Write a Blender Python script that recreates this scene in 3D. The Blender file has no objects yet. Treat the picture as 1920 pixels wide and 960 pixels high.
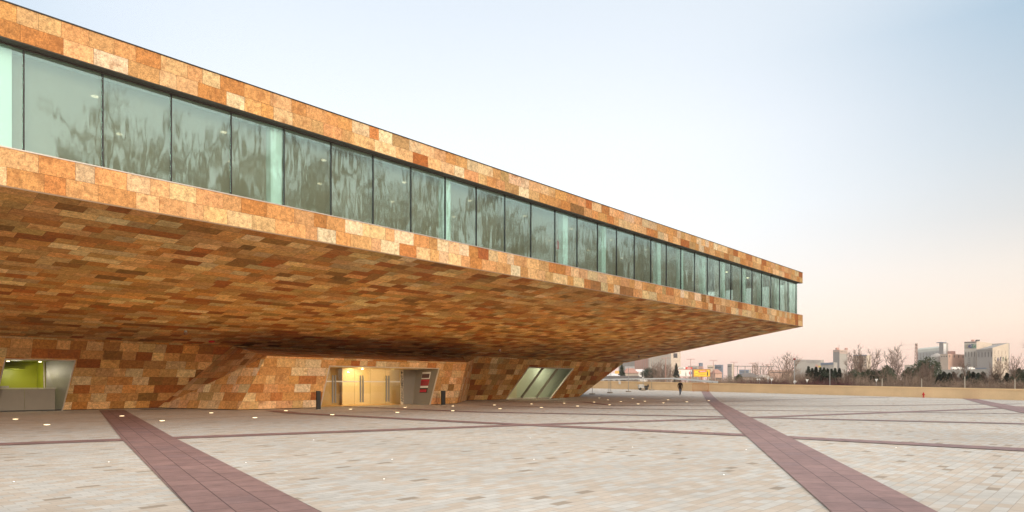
import bpy, bmesh, math, random
from mathutils import Vector, Matrix
R = math.radians
SC = bpy.context.scene
COL = SC.collection
# ------------------------------------------------------------------ camera, sky, sun
H = 1.6                      # eye height
cam = bpy.data.objects.new('camera', bpy.data.cameras.new('camera')); COL.objects.link(cam)
cam.location = (0, 0, H); cam.rotation_euler = (R(90), 0, 0)
cam.data.sensor_width = 36; cam.data.lens = 24.0; cam.data.shift_y = 241/1920
cam.data.clip_end = 6000; cam.data.clip_start = 0.1
SC.camera = cam
SUNDIR = Vector((0.50, -0.86, 0.0)).normalized()
SUN_EL = R(17)
SUN_AZ = math.atan2(SUNDIR.x, SUNDIR.y)
world = bpy.data.worlds.new('World'); SC.world = world; world.use_nodes = True
def build_world():
    nt = world.node_tree; N = nt.nodes; L = nt.links; N.clear()
    out = N.new('ShaderNodeOutputWorld')
    sky = N.new('ShaderNodeTexSky'); sky.sky_type = 'NISHITA'; sky.sun_disc = False
    sky.sun_elevation = SUN_EL; sky.sun_rotation = SUN_AZ; sky.dust_density = 2.0
    b1 = N.new('ShaderNodeBackground'); b1.inputs[1].default_value = 0.05
    L.new(sky.outputs[0], b1.inputs[0])
    tc = N.new('ShaderNodeTexCoord'); nm = N.new('ShaderNodeVectorMath'); nm.operation = 'NORMALIZE'
    L.new(tc.outputs['Generated'], nm.inputs[0])
    sp = N.new('ShaderNodeSeparateXYZ'); L.new(nm.outputs[0], sp.inputs[0])
    def ramp(stops):
        r = N.new('ShaderNodeValToRGB'); e = r.color_ramp.elements
        while len(e) > 1: e.remove(e[-1])
        e[0].position = stops[0][0]; e[0].color = (*stops[0][1], 1)
        for p, c in stops[1:]:
            k = e.new(p); k.color = (*c, 1)
        L.new(sp.outputs[2], r.inputs[0]); return r
    near = ramp([(0.0, (1.04, .70, .62)), (.05, (1.08, .80, .69)), (.10, (1.06, .88, .77)), (.17, (1.03, .96, .90)),
                 (.24, (1.02, 1.02, 1.01)), (.33, (1.0, 1.01, 1.02)), (.42, (.90, .94, .97)), (.50, (.82, .88, .93)), (.64, (1.25, 1.20, 1.12)), (1, (1.6, 1.52, 1.4))])
    far = ramp([(0.0, (.98, .63, .54)), (.03, (1.03, .71, .60)), (.08, (1.02, .81, .67)), (.14, (.93, .80, .69)),
                (.20, (.74, .71, .67)), (.28, (.60, .66, .69)), (.41, (.42, .56, .67)), (.6, (.95, .98, 1.0)), (1, (1.6, 1.52, 1.4))])
    # horizontal closeness to the pale part of the sky
    fl = N.new('ShaderNodeVectorMath'); fl.operation = 'MULTIPLY'; fl.inputs[1].default_value = (1, 1, 0)
    L.new(nm.outputs[0], fl.inputs[0])
    f2 = N.new('ShaderNodeVectorMath'); f2.operation = 'NORMALIZE'; L.new(fl.outputs[0], f2.inputs[0])
    dt = N.new('ShaderNodeVectorMath'); dt.operation = 'DOT_PRODUCT'; L.new(f2.outputs[0], dt.inputs[0])
    dt.inputs[1].default_value = Vector((-.08, 1, 0)).normalized()
    mr = N.new('ShaderNodeMapRange'); mr.interpolation_type = 'SMOOTHSTEP'
    mr.inputs[1].default_value = .70; mr.inputs[2].default_value = .985
    L.new(dt.outputs['Value'], mr.inputs[0])
    mx = N.new('ShaderNodeMix'); mx.data_type = 'RGBA'
    L.new(mr.outputs[0], mx.inputs[0]); L.new(far.outputs[0], mx.inputs[6]); L.new(near.outputs[0], mx.inputs[7])
    # the bright side of the sky, round the low sun behind the viewer
    m3 = N.new('ShaderNodeMapRange'); m3.interpolation_type = 'SMOOTHSTEP'
    m3.inputs[1].default_value = .5; m3.inputs[2].default_value = -.45; L.new(dt.outputs['Value'], m3.inputs[0])
    back = ramp([(0.0, (1.25, .95, .75)), (.12, (1.4, 1.2, 1.0)), (.45, (1.45, 1.42, 1.36)), (.8, (1.4, 1.36, 1.28)), (1, (1.6, 1.52, 1.4))])
    mx3 = N.new('ShaderNodeMix'); mx3.data_type = 'RGBA'
    L.new(m3.outputs[0], mx3.inputs[0]); L.new(mx.outputs[2], mx3.inputs[6]); L.new(back.outputs[0], mx3.inputs[7]); mx = mx3
    b2 = N.new('ShaderNodeBackground'); b2.inputs[1].default_value = 0.90
    L.new(mx.outputs[2], b2.inputs[0])
    ad = N.new('ShaderNodeAddShader'); L.new(b1.outputs[0], ad.inputs[0]); L.new(b2.outputs[0], ad.inputs[1])
    L.new(ad.outputs[0], out.inputs[0])
build_world()
sl = bpy.data.lights.new('sun', 'SUN'); sl.energy = 2.15; sl.angle = R(20); sl.color = (1.0, .86, .70)
sun = bpy.data.objects.new('sun', sl); COL.objects.link(sun)
sd = Vector((SUNDIR.x*math.cos(SUN_EL), SUNDIR.y*math.cos(SUN_EL), math.sin(SUN_EL)))
sun.rotation_euler = sd.to_track_quat('Z', 'Y').to_euler(); sun.location = (60, -60, 60)
SC.cycles.diffuse_bounces = 8; SC.cycles.max_bounces = 14
vs = SC.view_settings; vs.view_transform = 'Standard'; vs.look = 'None'; vs.exposure = 0.0; vs.gamma = 1.0; vs.use_curve_mapping = False

# ------------------------------------------------------------------ helpers
U1 = Vector((.6719, .7407, 0)).normalized()       # along the long facade
V1 = Vector((-U1.y, U1.x, 0))                     # away from the viewer, into the building
ZZ = Vector((0, 0, 1))
def ST(s, t, z=0.0): return U1*s + V1*t + ZZ*z
def P(px, py, d): return Vector(((px-960)/1280*d, d, H-(py-721)/1280*d))
def clamp(v, a=0, b=1): return max(a, min(b, v))
def gz(x, y):
    s = U1.x*x + U1.y*y; t = V1.x*x + V1.y*y
    return max(0, t-8)*.0195*clamp((s-60)/26)
def G(px, py):
    a = (px-960)/1280; k = (py-721)/1280
    d = 2.0; last = d
    while d < 130:
        if H - k*d <= gz(a*d, d): break
        last = d; d += .25
    lo, hi = last, d
    for _ in range(20):
        m = (lo+hi)/2
        if H - k*m <= gz(a*m, m): hi = m
        else: lo = m
    d = (lo+hi)/2
    return Vector((a*d, d, gz(a*d, d)))
def tag(o, label=None, cat=None, group=None, kind=None):
    if label: o['label'] = label
    if cat: o['category'] = cat
    if group: o['group'] = group
    if kind: o['kind'] = kind
    return o
def empty(name, loc=(0, 0, 0), rz=0):
    o = bpy.data.objects.new(name, None); COL.objects.link(o)
    o.location = loc; o.rotation_euler = (0, 0, rz); o.empty_display_size = .3
    return o
class MB:
    def __init__(s): s.v = []; s.f = []; s.m = []; s.c = []
    def add(s, vs_, fs, mi=0):
        b = len(s.v); s.v += [tuple(v) for v in vs_]
        for f in fs: s.f.append(tuple(b+i for i in f)); s.m.append(mi)
        return s
    def quad(s, a, b, c, d, mi=0): return s.add([a, b, c, d], [(0, 1, 2, 3)], mi)
    def box(s, c, sx, sy, sz, ux=Vector((1, 0, 0)), uy=Vector((0, 1, 0)), uz=ZZ, mi=0):
        c = Vector(c); pts = []
        for k in (-1, 1):
            for (i, j) in ((-1, -1), (1, -1), (1, 1), (-1, 1)):
                pts.append(c + ux*(i*sx/2) + uy*(j*sy/2) + uz*(k*sz/2))
        return s.add(pts, [(3, 2, 1, 0), (4, 5, 6, 7), (0, 1, 5, 4), (1, 2, 6, 5), (2, 3, 7, 6), (3, 0, 4, 7)], mi)
    def stbox(s, s0, s1, t0, t1, z0, z1, mi=0):
        return s.box(ST((s0+s1)/2, (t0+t1)/2, (z0+z1)/2), s1-s0, t1-t0, z1-z0, U1, V1, ZZ, mi)
    def prism(s, foot, z0, ztops, mi=0):
        n = len(foot)
        if not hasattr(ztops, '__len__'): ztops = [ztops]*n
        vs_ = [(p[0], p[1], z0) for p in foot] + [(p[0], p[1], z) for p, z in zip(foot, ztops)]
        fs = [tuple(range(n-1, -1, -1)), tuple(range(n, 2*n))] + [(i, (i+1) % n, n+(i+1) % n, n+i) for i in range(n)]
        return s.add(vs_, fs, mi)
    def tube(s, a, b, r0, r1=None, n=6, mi=0, caps=True):
        a = Vector(a); b = Vector(b); r1 = r0 if r1 is None else r1
        d = (b-a)
        if d.length < 1e-6: return s
        d.normalize(); x = d.orthogonal().normalized(); y = d.cross(x)
        vs_ = []
        for c, r in ((a, r0), (b, r1)):
            for i in range(n):
                an = 2*math.pi*i/n; vs_.append(c + x*(math.cos(an)*r) + y*(math.sin(an)*r))
        fs = [(i, (i+1) % n, n+(i+1) % n, n+i) for i in range(n)]
        if caps: fs += [tuple(range(n-1, -1, -1)), tuple(range(n, 2*n))]
        return s.add(vs_, fs, mi)
    def lathe(s, c, prof, n=12, mi=0, sq=(1, 1)):
        c = Vector(c); vs_ = []
        for (r, z) in prof:
            for i in range(n):
                an = 2*math.pi*i/n; vs_.append(c + Vector((math.cos(an)*r*sq[0], math.sin(an)*r*sq[1], z)))
        fs = []
        for k in range(len(prof)-1):
            for i in range(n): fs.append((k*n+i, k*n+(i+1) % n, (k+1)*n+(i+1) % n, (k+1)*n+i))
        fs += [tuple(range(n-1, -1, -1)), tuple(range((len(prof)-1)*n, len(prof)*n))]
        return s.add(vs_, fs, mi)
    def build(s, name, mats, parent=None, smooth=False, offset=None):
        me = bpy.data.meshes.new(name)
        vv = s.v if offset is None else [tuple(Vector(v)-Vector(offset)) for v in s.v]
        me.from_pydata(vv, [], s.f)
        if not isinstance(mats, (list, tuple)): mats = [mats]
        for m in mats: me.materials.append(m)
        me.polygons.foreach_set('material_index', s.m)
        if s.c:
            at = me.attributes.new('tile', 'FLOAT_COLOR', 'FACE')
            flat = []
            for c in s.c: flat += [c[0], c[1], c[2], 1]
            at.data.foreach_set('color', flat)
        if smooth: me.polygons.foreach_set('use_smooth', [True]*len(s.f))
        me.update(); me.validate()
        o = bpy.data.objects.new(name, me); COL.objects.link(o)
        if parent is not None:
            o.parent = parent
        return o
def recalc(o):
    bm = bmesh.new(); bm.from_mesh(o.data); bmesh.ops.recalc_face_normals(bm, faces=bm.faces); bm.to_mesh(o.data); bm.free()
def copy_tree(o, parent=None):
    c = o.copy(); COL.objects.link(c)
    if parent is not None: c.parent = parent
    for ch in list(o.children): copy_tree(ch, c)
    return c

# ------------------------------------------------------------------ materials
def mat(name, col, rough=.7, metal=0, noise=0, nscale=5, bump=0, bscale=40, emit=None, es=0, spec=None, alpha=None):
    m = bpy.data.materials.new(name); m.use_nodes = True; nt = m.node_tree; N = nt.nodes; L = nt.links
    b = N['Principled BSDF']; b.inputs['Base Color'].default_value = (*col, 1)
    b.inputs['Roughness'].default_value = rough; b.inputs['Metallic'].default_value = metal
    if spec is not None: b.inputs['Specular IOR Level'].default_value = spec
    if noise or bump:
        g = N.new('ShaderNodeNewGeometry')
    if noise:
        n = N.new('ShaderNodeTexNoise'); n.inputs['Scale'].default_value = nscale; n.inputs['Detail'].default_value = 5
        L.new(g.outputs['Position'], n.inputs['Vector'])
        mr = N.new('ShaderNodeMapRange'); mr.inputs[1].default_value = .3; mr.inputs[2].default_value = .7
        mr.inputs[3].default_value = 1-noise; mr.inputs[4].default_value = 1+noise
        L.new(n.outputs[0], mr.inputs[0])
        mu = N.new('ShaderNodeVectorMath'); mu.operation = 'SCALE'; mu.inputs[0].default_value = col
        L.new(mr.outputs[0], mu.inputs['Scale']); L.new(mu.outputs[0], b.inputs['Base Color'])
    if bump:
        n2 = N.new('ShaderNodeTexNoise'); n2.inputs['Scale'].default_value = bscale; n2.inputs['Detail'].default_value = 4
        L.new(g.outputs['Position'], n2.inputs['Vector'])
        bp = N.new('ShaderNodeBump'); bp.inputs['Strength'].default_value = bump; bp.inputs['Distance'].default_value = .02
        L.new(n2.outputs[0], bp.inputs['Height']); L.new(bp.outputs[0], b.inputs['Normal'])
    if emit:
        b.inputs['Emission Color'].default_value = (*emit, 1); b.inputs['Emission Strength'].default_value = es
    return m
def stone_mat():
    m = bpy.data.materials.new('travertine_tiles'); m.use_nodes = True; nt = m.node_tree; N = nt.nodes; L = nt.links
    b = N['Principled BSDF']; b.inputs['Roughness'].default_value = .72; b.inputs['Specular IOR Level'].default_value = .25
    at = N.new('ShaderNodeAttribute'); at.attribute_name = 'tile'
    g = N.new('ShaderNodeNewGeometry')
    # cloudy mottling that differs from tile to tile: offset the noise by the tile colour
    off = N.new('ShaderNodeVectorMath'); off.operation = 'SCALE'; off.inputs['Scale'].default_value = 60
    L.new(at.outputs['Color'], off.inputs[0])
    ad = N.new('ShaderNodeVectorMath'); L.new(g.outputs['Position'], ad.inputs[0]); L.new(off.outputs[0], ad.inputs[1])
    n1 = N.new('ShaderNodeTexNoise'); n1.inputs['Scale'].default_value = 6.5; n1.inputs['Detail'].default_value = 9; n1.inputs['Roughness'].default_value = .68
    n1.inputs['Distortion'].default_value = .15
    L.new(ad.outputs[0], n1.inputs['Vector'])
    mr = N.new('ShaderNodeMapRange'); mr.inputs[1].default_value = .32; mr.inputs[2].default_value = .68; mr.inputs[3].default_value = .62; mr.inputs[4].default_value = 1.36
    L.new(n1.outputs[0], mr.inputs[0])
    sc = N.new('ShaderNodeVectorMath'); sc.operation = 'SCALE'; L.new(at.outputs['Color'], sc.inputs[0]); L.new(mr.outputs[0], sc.inputs['Scale'])
    nf = N.new('ShaderNodeTexNoise'); nf.inputs['Scale'].default_value = 26; nf.inputs['Detail'].default_value = 6; nf.inputs['Roughness'].default_value = .75
    L.new(ad.outputs[0], nf.inputs['Vector'])
    mf = N.new('ShaderNodeMapRange'); mf.inputs[1].default_value = .34; mf.inputs[2].default_value = .62; mf.inputs[3].default_value = .66; mf.inputs[4].default_value = 1.14
    L.new(nf.outputs[0], mf.inputs[0])
    sf = N.new('ShaderNodeVectorMath'); sf.operation = 'SCALE'; L.new(sc.outputs[0], sf.inputs[0]); L.new(mf.outputs[0], sf.inputs['Scale']); sc = sf
    # iron stains
    n2 = N.new('ShaderNodeTexNoise'); n2.inputs['Scale'].default_value = 1.7; n2.inputs['Detail'].default_value = 7; n2.inputs['Roughness'].default_value = .6; n2.inputs['Distortion'].default_value = .3
    L.new(ad.outputs[0], n2.inputs['Vector'])
    m2 = N.new('ShaderNodeMapRange'); m2.inputs[1].default_value = .56; m2.inputs[2].default_value = .70; m2.inputs[4].default_value = .6
    L.new(n2.outputs[0], m2.inputs[0])
    mx = N.new('ShaderNodeMix'); mx.data_type = 'RGBA'; mx.inputs[7].default_value = (.28, .105, .03, 1)
    L.new(m2.outputs[0], mx.inputs[0]); L.new(sc.outputs[0], mx.inputs[6]); L.new(mx.outputs[2], b.inputs['Base Color'])
    n3 = N.new('ShaderNodeTexNoise'); n3.inputs['Scale'].default_value = 14; n3.inputs['Detail'].default_value = 6
    L.new(g.outputs['Position'], n3.inputs['Vector'])
    bp = N.new('ShaderNodeBump'); bp.inputs['Strength'].default_value = .5; bp.inputs['Distance'].default_value = .03
    L.new(n3.outputs[0], bp.inputs['Height']); L.new(bp.outputs[0], b.inputs['Normal'])
    return m
def paving_mat(name, w, h, stops, mortar, mcol, rot=0.0, mott=.10, rough=.75):
    m = bpy.data.materials.new(name); m.use_nodes = True; nt = m.node_tree; N = nt.nodes; L = nt.links
    b = N['Principled BSDF']; b.inputs['Roughness'].default_value = rough; b.inputs['Specular IOR Level'].default_value = .3
    g = N.new('ShaderNodeNewGeometry')
    mp = N.new('ShaderNodeMapping'); mp.inputs['Rotation'].default_value = (0, 0, -math.atan2(U1.y, U1.x)-rot)
    L.new(g.outputs['Position'], mp.inputs['Vector'])
    br = N.new('ShaderNodeTexBrick'); br.inputs['Color1'].default_value = (0, 0, 0, 1); br.inputs['Color2'].default_value = (1, 1, 1, 1)
    br.inputs['Mortar'].default_value = (.5, .5, .5, 1)
    br.inputs['Scale'].default_value = 1; br.inputs['Brick Width'].default_value = w; br.inputs['Row Height'].default_value = h
    br.inputs['Mortar Size'].default_value = mortar; br.inputs['Mortar Smooth'].default_value = 0
    br.offset = .5
    L.new(mp.outputs[0], br.inputs['Vector'])
    rp = N.new('ShaderNodeValToRGB'); rp.color_ramp.interpolation = 'CONSTANT'; e = rp.color_ramp.elements
    while len(e) > 1: e.remove(e[-1])
    e[0].position = 0; e[0].color = (*stops[0][1], 1)
    for p, c in stops[1:]:
        k = e.new(p); k.color = (*c, 1)
    L.new(br.outputs['Color'], rp.inputs[0])
    n = N.new('ShaderNodeTexNoise'); n.inputs['Scale'].default_value = 2.5; n.inputs['Detail'].default_value = 8; n.inputs['Roughness'].default_value = .65
    L.new(g.outputs['Position'], n.inputs['Vector'])
    mr = N.new('ShaderNodeMapRange'); mr.inputs[1].default_value = .3; mr.inputs[2].default_value = .7; mr.inputs[3].default_value = 1-mott; mr.inputs[4].default_value = 1+mott
    L.new(n.outputs[0], mr.inputs[0])
    # broad wear
    nb = N.new('ShaderNodeTexNoise'); nb.inputs['Scale'].default_value = .18; nb.inputs['Detail'].default_value = 3
    L.new(g.outputs['Position'], nb.inputs['Vector'])
    mb = N.new('ShaderNodeMapRange'); mb.inputs[1].default_value = .35; mb.inputs[2].default_value = .65; mb.inputs[3].default_value = .90; mb.inputs[4].default_value = 1.06
    L.new(nb.outputs[0], mb.inputs[0])
    mm = N.new('ShaderNodeMath'); mm.operation = 'MULTIPLY'; L.new(mr.outputs[0], mm.inputs[0]); L.new(mb.outputs[0], mm.inputs[1])
    sc = N.new('ShaderNodeVectorMath'); sc.operation = 'SCALE'; L.new(rp.outputs[0], sc.inputs[0]); L.new(mm.outputs[0], sc.inputs['Scale'])
    mx = N.new('ShaderNodeMix'); mx.data_type = 'RGBA'; mx.inputs[7].default_value = (*mcol, 1)
    L.new(br.outputs['Fac'], mx.inputs[0]); L.new(sc.outputs[0], mx.inputs[6]); L.new(mx.outputs[2], b.inputs['Base Color'])
    bp = N.new('ShaderNodeBump'); bp.inputs['Strength'].default_value = .25; bp.inputs['Distance'].default_value = .004
    inv = N.new('ShaderNodeMath'); inv.operation = 'SUBTRACT'; inv.inputs[0].default_value = 1; L.new(br.outputs['Fac'], inv.inputs[1])
    L.new(inv.outputs[0], bp.inputs['Height']); L.new(bp.outputs[0], b.inputs['Normal'])
    return m
def glass_mat(name, tint, ior=5, wav=0.0, rough=0.0, base=0.04):
    m = bpy.data.materials.new(name); m.use_nodes = True; nt = m.node_tree; N = nt.nodes; L = nt.links; N.clear()
    out = N.new('ShaderNodeOutputMaterial'); tr = N.new('ShaderNodeBsdfTransparent'); tr.inputs[0].default_value = (*tint, 1)
    gl = N.new('ShaderNodeBsdfGlossy'); gl.inputs['Roughness'].default_value = rough; gl.inputs[0].default_value = (.78, 1.0, .96, 1)
    gg = N.new('ShaderNodeNewGeometry'); dp = N.new('ShaderNodeVectorMath'); dp.operation = 'DOT_PRODUCT'
    L.new(gg.outputs['Incoming'], dp.inputs[0]); L.new(gg.outputs['Normal'], dp.inputs[1])
    ab = N.new('ShaderNodeMath'); ab.operation = 'ABSOLUTE'; L.new(dp.outputs['Value'], ab.inputs[0])
    iv = N.new('ShaderNodeMath'); iv.operation = 'SUBTRACT'; iv.inputs[0].default_value = 1; L.new(ab.outputs[0], iv.inputs[1])
    pw = N.new('ShaderNodeMath'); pw.operation = 'POWER'; pw.inputs[1].default_value = ior; L.new(iv.outputs[0], pw.inputs[0])
    ma = N.new('ShaderNodeMath'); ma.operation = 'MULTIPLY_ADD'; ma.inputs[1].default_value = 1-base; ma.inputs[2].default_value = base
    ma.use_clamp = True; L.new(pw.outputs[0], ma.inputs[0])
    mx = N.new('ShaderNodeMixShader'); L.new(ma.outputs[0], mx.inputs[0]); L.new(tr.outputs[0], mx.inputs[1]); L.new(gl.outputs[0], mx.inputs[2])
    L.new(mx.outputs[0], out.inputs[0])
    if wav:
        g = N.new('ShaderNodeNewGeometry'); mp = N.new('ShaderNodeMapping'); mp.inputs['Scale'].default_value = (1, 1, .28)
        L.new(g.outputs['Position'], mp.inputs[0])
        n = N.new('ShaderNodeTexNoise'); n.inputs['Scale'].default_value = 1.3; n.inputs['Detail'].default_value = 2
        L.new(mp.outputs[0], n.inputs['Vector'])
        bp = N.new('ShaderNodeBump'); bp.inputs['Strength'].default_value = 1; bp.inputs['Distance'].default_value = wav
        L.new(n.outputs[0], bp.inputs['Height']); L.new(bp.outputs[0], gl.inputs['Normal'])
    return m
def screen_mat(name, col, open_):
    m = bpy.data.materials.new(name); m.use_nodes = True; nt = m.node_tree; N = nt.nodes; L = nt.links; N.clear()
    out = N.new('ShaderNodeOutputMaterial'); tr = N.new('ShaderNodeBsdfTransparent')
    df = N.new('ShaderNodeBsdfDiffuse'); df.inputs[0].default_value = (*col, 1)
    tl = N.new('ShaderNodeBsdfTranslucent'); tl.inputs[0].default_value = (*col, 1)
    m1 = N.new('ShaderNodeMixShader'); m1.inputs[0].default_value = .35; L.new(df.outputs[0], m1.inputs[1]); L.new(tl.outputs[0], m1.inputs[2])
    m2 = N.new('ShaderNodeMixShader'); m2.inputs[0].default_value = open_; L.new(m1.outputs[0], m2.inputs[1]); L.new(tr.outputs[0], m2.inputs[2])
    L.new(m2.outputs[0], out.inputs[0]); return m
M = {}
M['stone'] = stone_mat()
M['joint'] = mat('dark_joint', (.09, .05, .03), .9)
M['pave'] = paving_mat('pale_paving', .33, .165, [(0, (.55, .535, .50)), (.22, (.51, .495, .46)), (.42, (.535, .47, .40)), (.64, (.51, .44, .365)), (.82, (.55, .51, .455)), (.978, (.34, .285, .225))], .0045, (.34, .30, .26))
PS = [(0, (.275, .172, .163)), (.3, (.255, .158, .150)), (.6, (.290, .180, .168)), (.85, (.245, .158, .155))]
def band_mat(name, p0, p1, w):
    ang = math.atan2(p1[1]-p0[1], p1[0]-p0[0]); rot = ang-math.atan2(U1.y, U1.x); row = w/3
    m = paving_mat(name, .62, row, PS, .007, (.07, .04, .04), rot=rot, mott=.20, rough=.6)
    yc = -math.sin(ang)*p0[0]+math.cos(ang)*p0[1]
    mp = [n for n in m.node_tree.nodes if n.type == 'MAPPING'][0]; mp.inputs['Location'].default_value = (0, row*.5-yc, 0)
    return m
M['purple'] = band_mat('purple_paving', (4.655, 8.57), (26.1, 92.2), 1.30)
M['purple_l'] = band_mat('purple_paving_left', (-3.22, 8.57), (-25.05, 42.7), 1.34)
M['drain'] = mat('dark_joint_line', (.16, .13, .11), .8)
M['grass'] = mat('rough_grass', (.10, .10, .055), .95, noise=.4, nscale=.15)
M['wallstone'] = mat('ochre_render', (.74, .55, .33), .85, noise=.10, nscale=.5)
M['cap'] = mat('ochre_cap', (.78, .57, .33), .8, noise=.04, nscale=2)
M['metal_dark'] = mat('dark_metal', (.018, .018, .018), .6)
M['metal_trim'] = mat('pale_metal_trim', (.62, .56, .50), .4, .5)
M['steel'] = mat('brushed_steel', (.42, .40, .36), .48, .6, noise=.05, nscale=8)
M['panelgrey'] = mat('grey_panel', (.23, .205, .17), .55, noise=.04, nscale=3)
M['greypost'] = mat('grey_pole', (.36, .35, .34), .6)
M['glass'] = glass_mat('teal_facade_glass', (.88, .96, .935), 2.6, wav=.013, base=.15, rough=.05)
M['glass_end'] = glass_mat('pale_end_glass', (.90, .97, .94))
M['glass_door'] = glass_mat('clear_door_glass', (.97, .98, .95))
M['glass_win'] = glass_mat('green_window_glass', (.84, .89, .82), 5, base=.07)
M['screen'] = screen_mat('grey_mesh_screen', (.52, .43, .33), .16)
M['column'] = mat('pale_column', (.80, .93, .88), .5)
M['inwall'] = mat('corridor_wall', (.30, .22, .15), .8, noise=.06, nscale=.8)
M['infloor'] = mat('corridor_floor', (.30, .27, .23), .5)
M['inceil'] = mat('corridor_ceiling', (.5, .48, .45), .8)
M['cream'] = mat('cream_lobby_panel', (.80, .62, .33), .5, noise=.03, nscale=1)
M['creamjoint'] = mat('lobby_joint', (.36, .25, .10), .7)
M['lobfloor'] = mat('lobby_floor', (.62, .34, .10), .3)
M['green'] = mat('lime_green_panel', (.40, .43, .015), .45)
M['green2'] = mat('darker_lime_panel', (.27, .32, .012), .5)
M['lamp'] = mat('lamp_glow', (1, .9, .7), .5, emit=(1.0, .80, .52), es=4.5)
M['uplamp'] = mat('ground_lamp_glow', (1, .9, .7), .5, emit=(1.0, .76, .42), es=4.5)
M['pin'] = mat('pin_light_glow', (1, 1, 1), .5, emit=(1, .97, .9), es=1.6)
M['white'] = mat('white_paint', (.78, .77, .74), .6)
M['red'] = mat('red_paint', (.55, .03, .025), .4)
M['black'] = mat('black_paint', (.02, .02, .02), .5)
M['orange'] = mat('orange_paint', (.50, .13, .02), .5)
M['concrete'] = mat('concrete', (.34, .30, .25), .85, noise=.12, nscale=4)

# ------------------------------------------------------------------ ground
def plaza():
    S = [-45+5*i for i in range(20)] + [52.5, 55, 57.5] + [60+i for i in range(27)]
    T = [-60, -40, -25, -10, 0] + [8+i*1.0 for i in range(72)] + [82, 90]
    m = MB(); W = len(T)
    for s in S:
        for t in T:
            p = ST(s, t); m.v.append((p.x, p.y, gz(p.x, p.y)))
    for i in range(len(S)-1):
        for j in range(W-1):
            m.f.append((i*W+j, (i+1)*W+j, (i+1)*W+j+1, i*W+j+1)); m.m.append(0)
    tag(m.build('plaza', M['pave']), kind='structure')
plaza()
def terrain():
    m = MB(); n = 24; xs = [-1190+2380*i/n for i in range(n+1)]; ys = [-540+2080*i/n for i in range(n+1)]
    for x in xs:
        for y in ys: m.v.append((x, y, -.35))
    for i in range(n):
        for j in range(n): m.f.append((i*(n+1)+j, (i+1)*(n+1)+j, (i+1)*(n+1)+j+1, i*(n+1)+j+1)); m.m.append(0)
    tag(m.build('ground', M['grass']), kind='structure')
terrain()
def band(name, pts, w, material, lift, w2=None):
    """a strip of paving following the ground through world points"""
    m = MB(); rows = []
    for k in range(len(pts)-1):
        a, b = Vector(pts[k]), Vector(pts[k+1]); a.z = b.z = 0
        n = max(1, int((b-a).length/1.0))
        for i in range(n + (1 if k == len(pts)-2 else 0)):
            rows.append(a.lerp(b, i/n))
    for i, p in enumerate(rows):
        q0 = rows[max(0, i-1)]; q1 = rows[min(len(rows)-1, i+1)]
        d = (q1-q0).normalized(); nrm = Vector((-d.y, d.x, 0))
        ww = w if w2 is None else w + (w2-w)*i/(len(rows)-1)
        for k in range(3):
            x = p + nrm*(ww*(k/2-.5)); m.v.append((x.x, x.y, gz(x.x, x.y)+lift))
    for i in range(len(rows)-1):
        for k in range(2):
            m.f.append((i*3+k, i*3+k+1, (i+1)*3+k+1, (i+1)*3+k)); m.m.append(0)
    o = m.build(name, material); recalc(o)
    if o.data.polygons[0].normal.z < 0: o.data.flip_normals()
    tag(o, kind='structure'); return o
def V2(x, y): return Vector((x, y, 0))
band('purple_paving_band', [V2(2.35, 0), V2(4.655, 8.57), V2(26.1, 92.2)], 1.30, M['purple'], .020, 1.02)
band('purple_paving_band', [V2(2.28, 0), V2(-3.22, 8.57), V2(-10.9, 20.4), V2(-25.05, 42.7)], 1.34, M['purple_l'], .020, 1.36)
band('purple_paving_band', [V2(12, 5), V2(29.6, 38.5), V2(48.45, 72.3)], 1.9, M['purple'], .020, 1.25)
th = [([V2(-23, 12.6), V2(-13.7, 18.2), V2(0, 26.6), V2(10, 32), V2(31.8, 45.2), V2(54, 57)], 0.94, .012),
      ([G(510, 770), V2(-12.1, 37.9), V2(-1.92, 29), V2(7.24, 21.6), V2(12.5, 16.65), V2(22, 8)], 0.94, .016),
      ([V2(-12.2, 49.5), V2(-2, 39.6), V2(9.6, 34.1), V2(20.8, 27.7), V2(32, 21.5)], 0.85, .016),
      ([G(900, 760), G(1150, 766.5), G(1335, 768.6), G(1550, 771), G(1916, 776)], 0.61, .010),
      ([G(1090, 753.5), G(1150, 760.3), G(1335, 761), G(1550, 761.5), G(1833, 758.5), G(1915, 757.5)], 0.71, .014),
      ([G(1000, 755), G(1150, 753.8), G(1340, 753.6), G(1520, 748), G(1665, 744.8)], 0.53, .010),
      ([G(1893, 762.5), V2(60, 50)], .8, .014)]
for pts, w, l in th: band('thin_purple_paving_band', pts, w, M['purple'], l)
band('drain_channel', [G(0, 795), G(250, 788.5), G(600, 776), G(840, 769), G(1000, 764)], .10, M['drain'], .007)
band('drain_channel', [G(1092, 741), G(1180, 737.5), G(1262, 733.6)], .12, M['drain'], .007)

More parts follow.
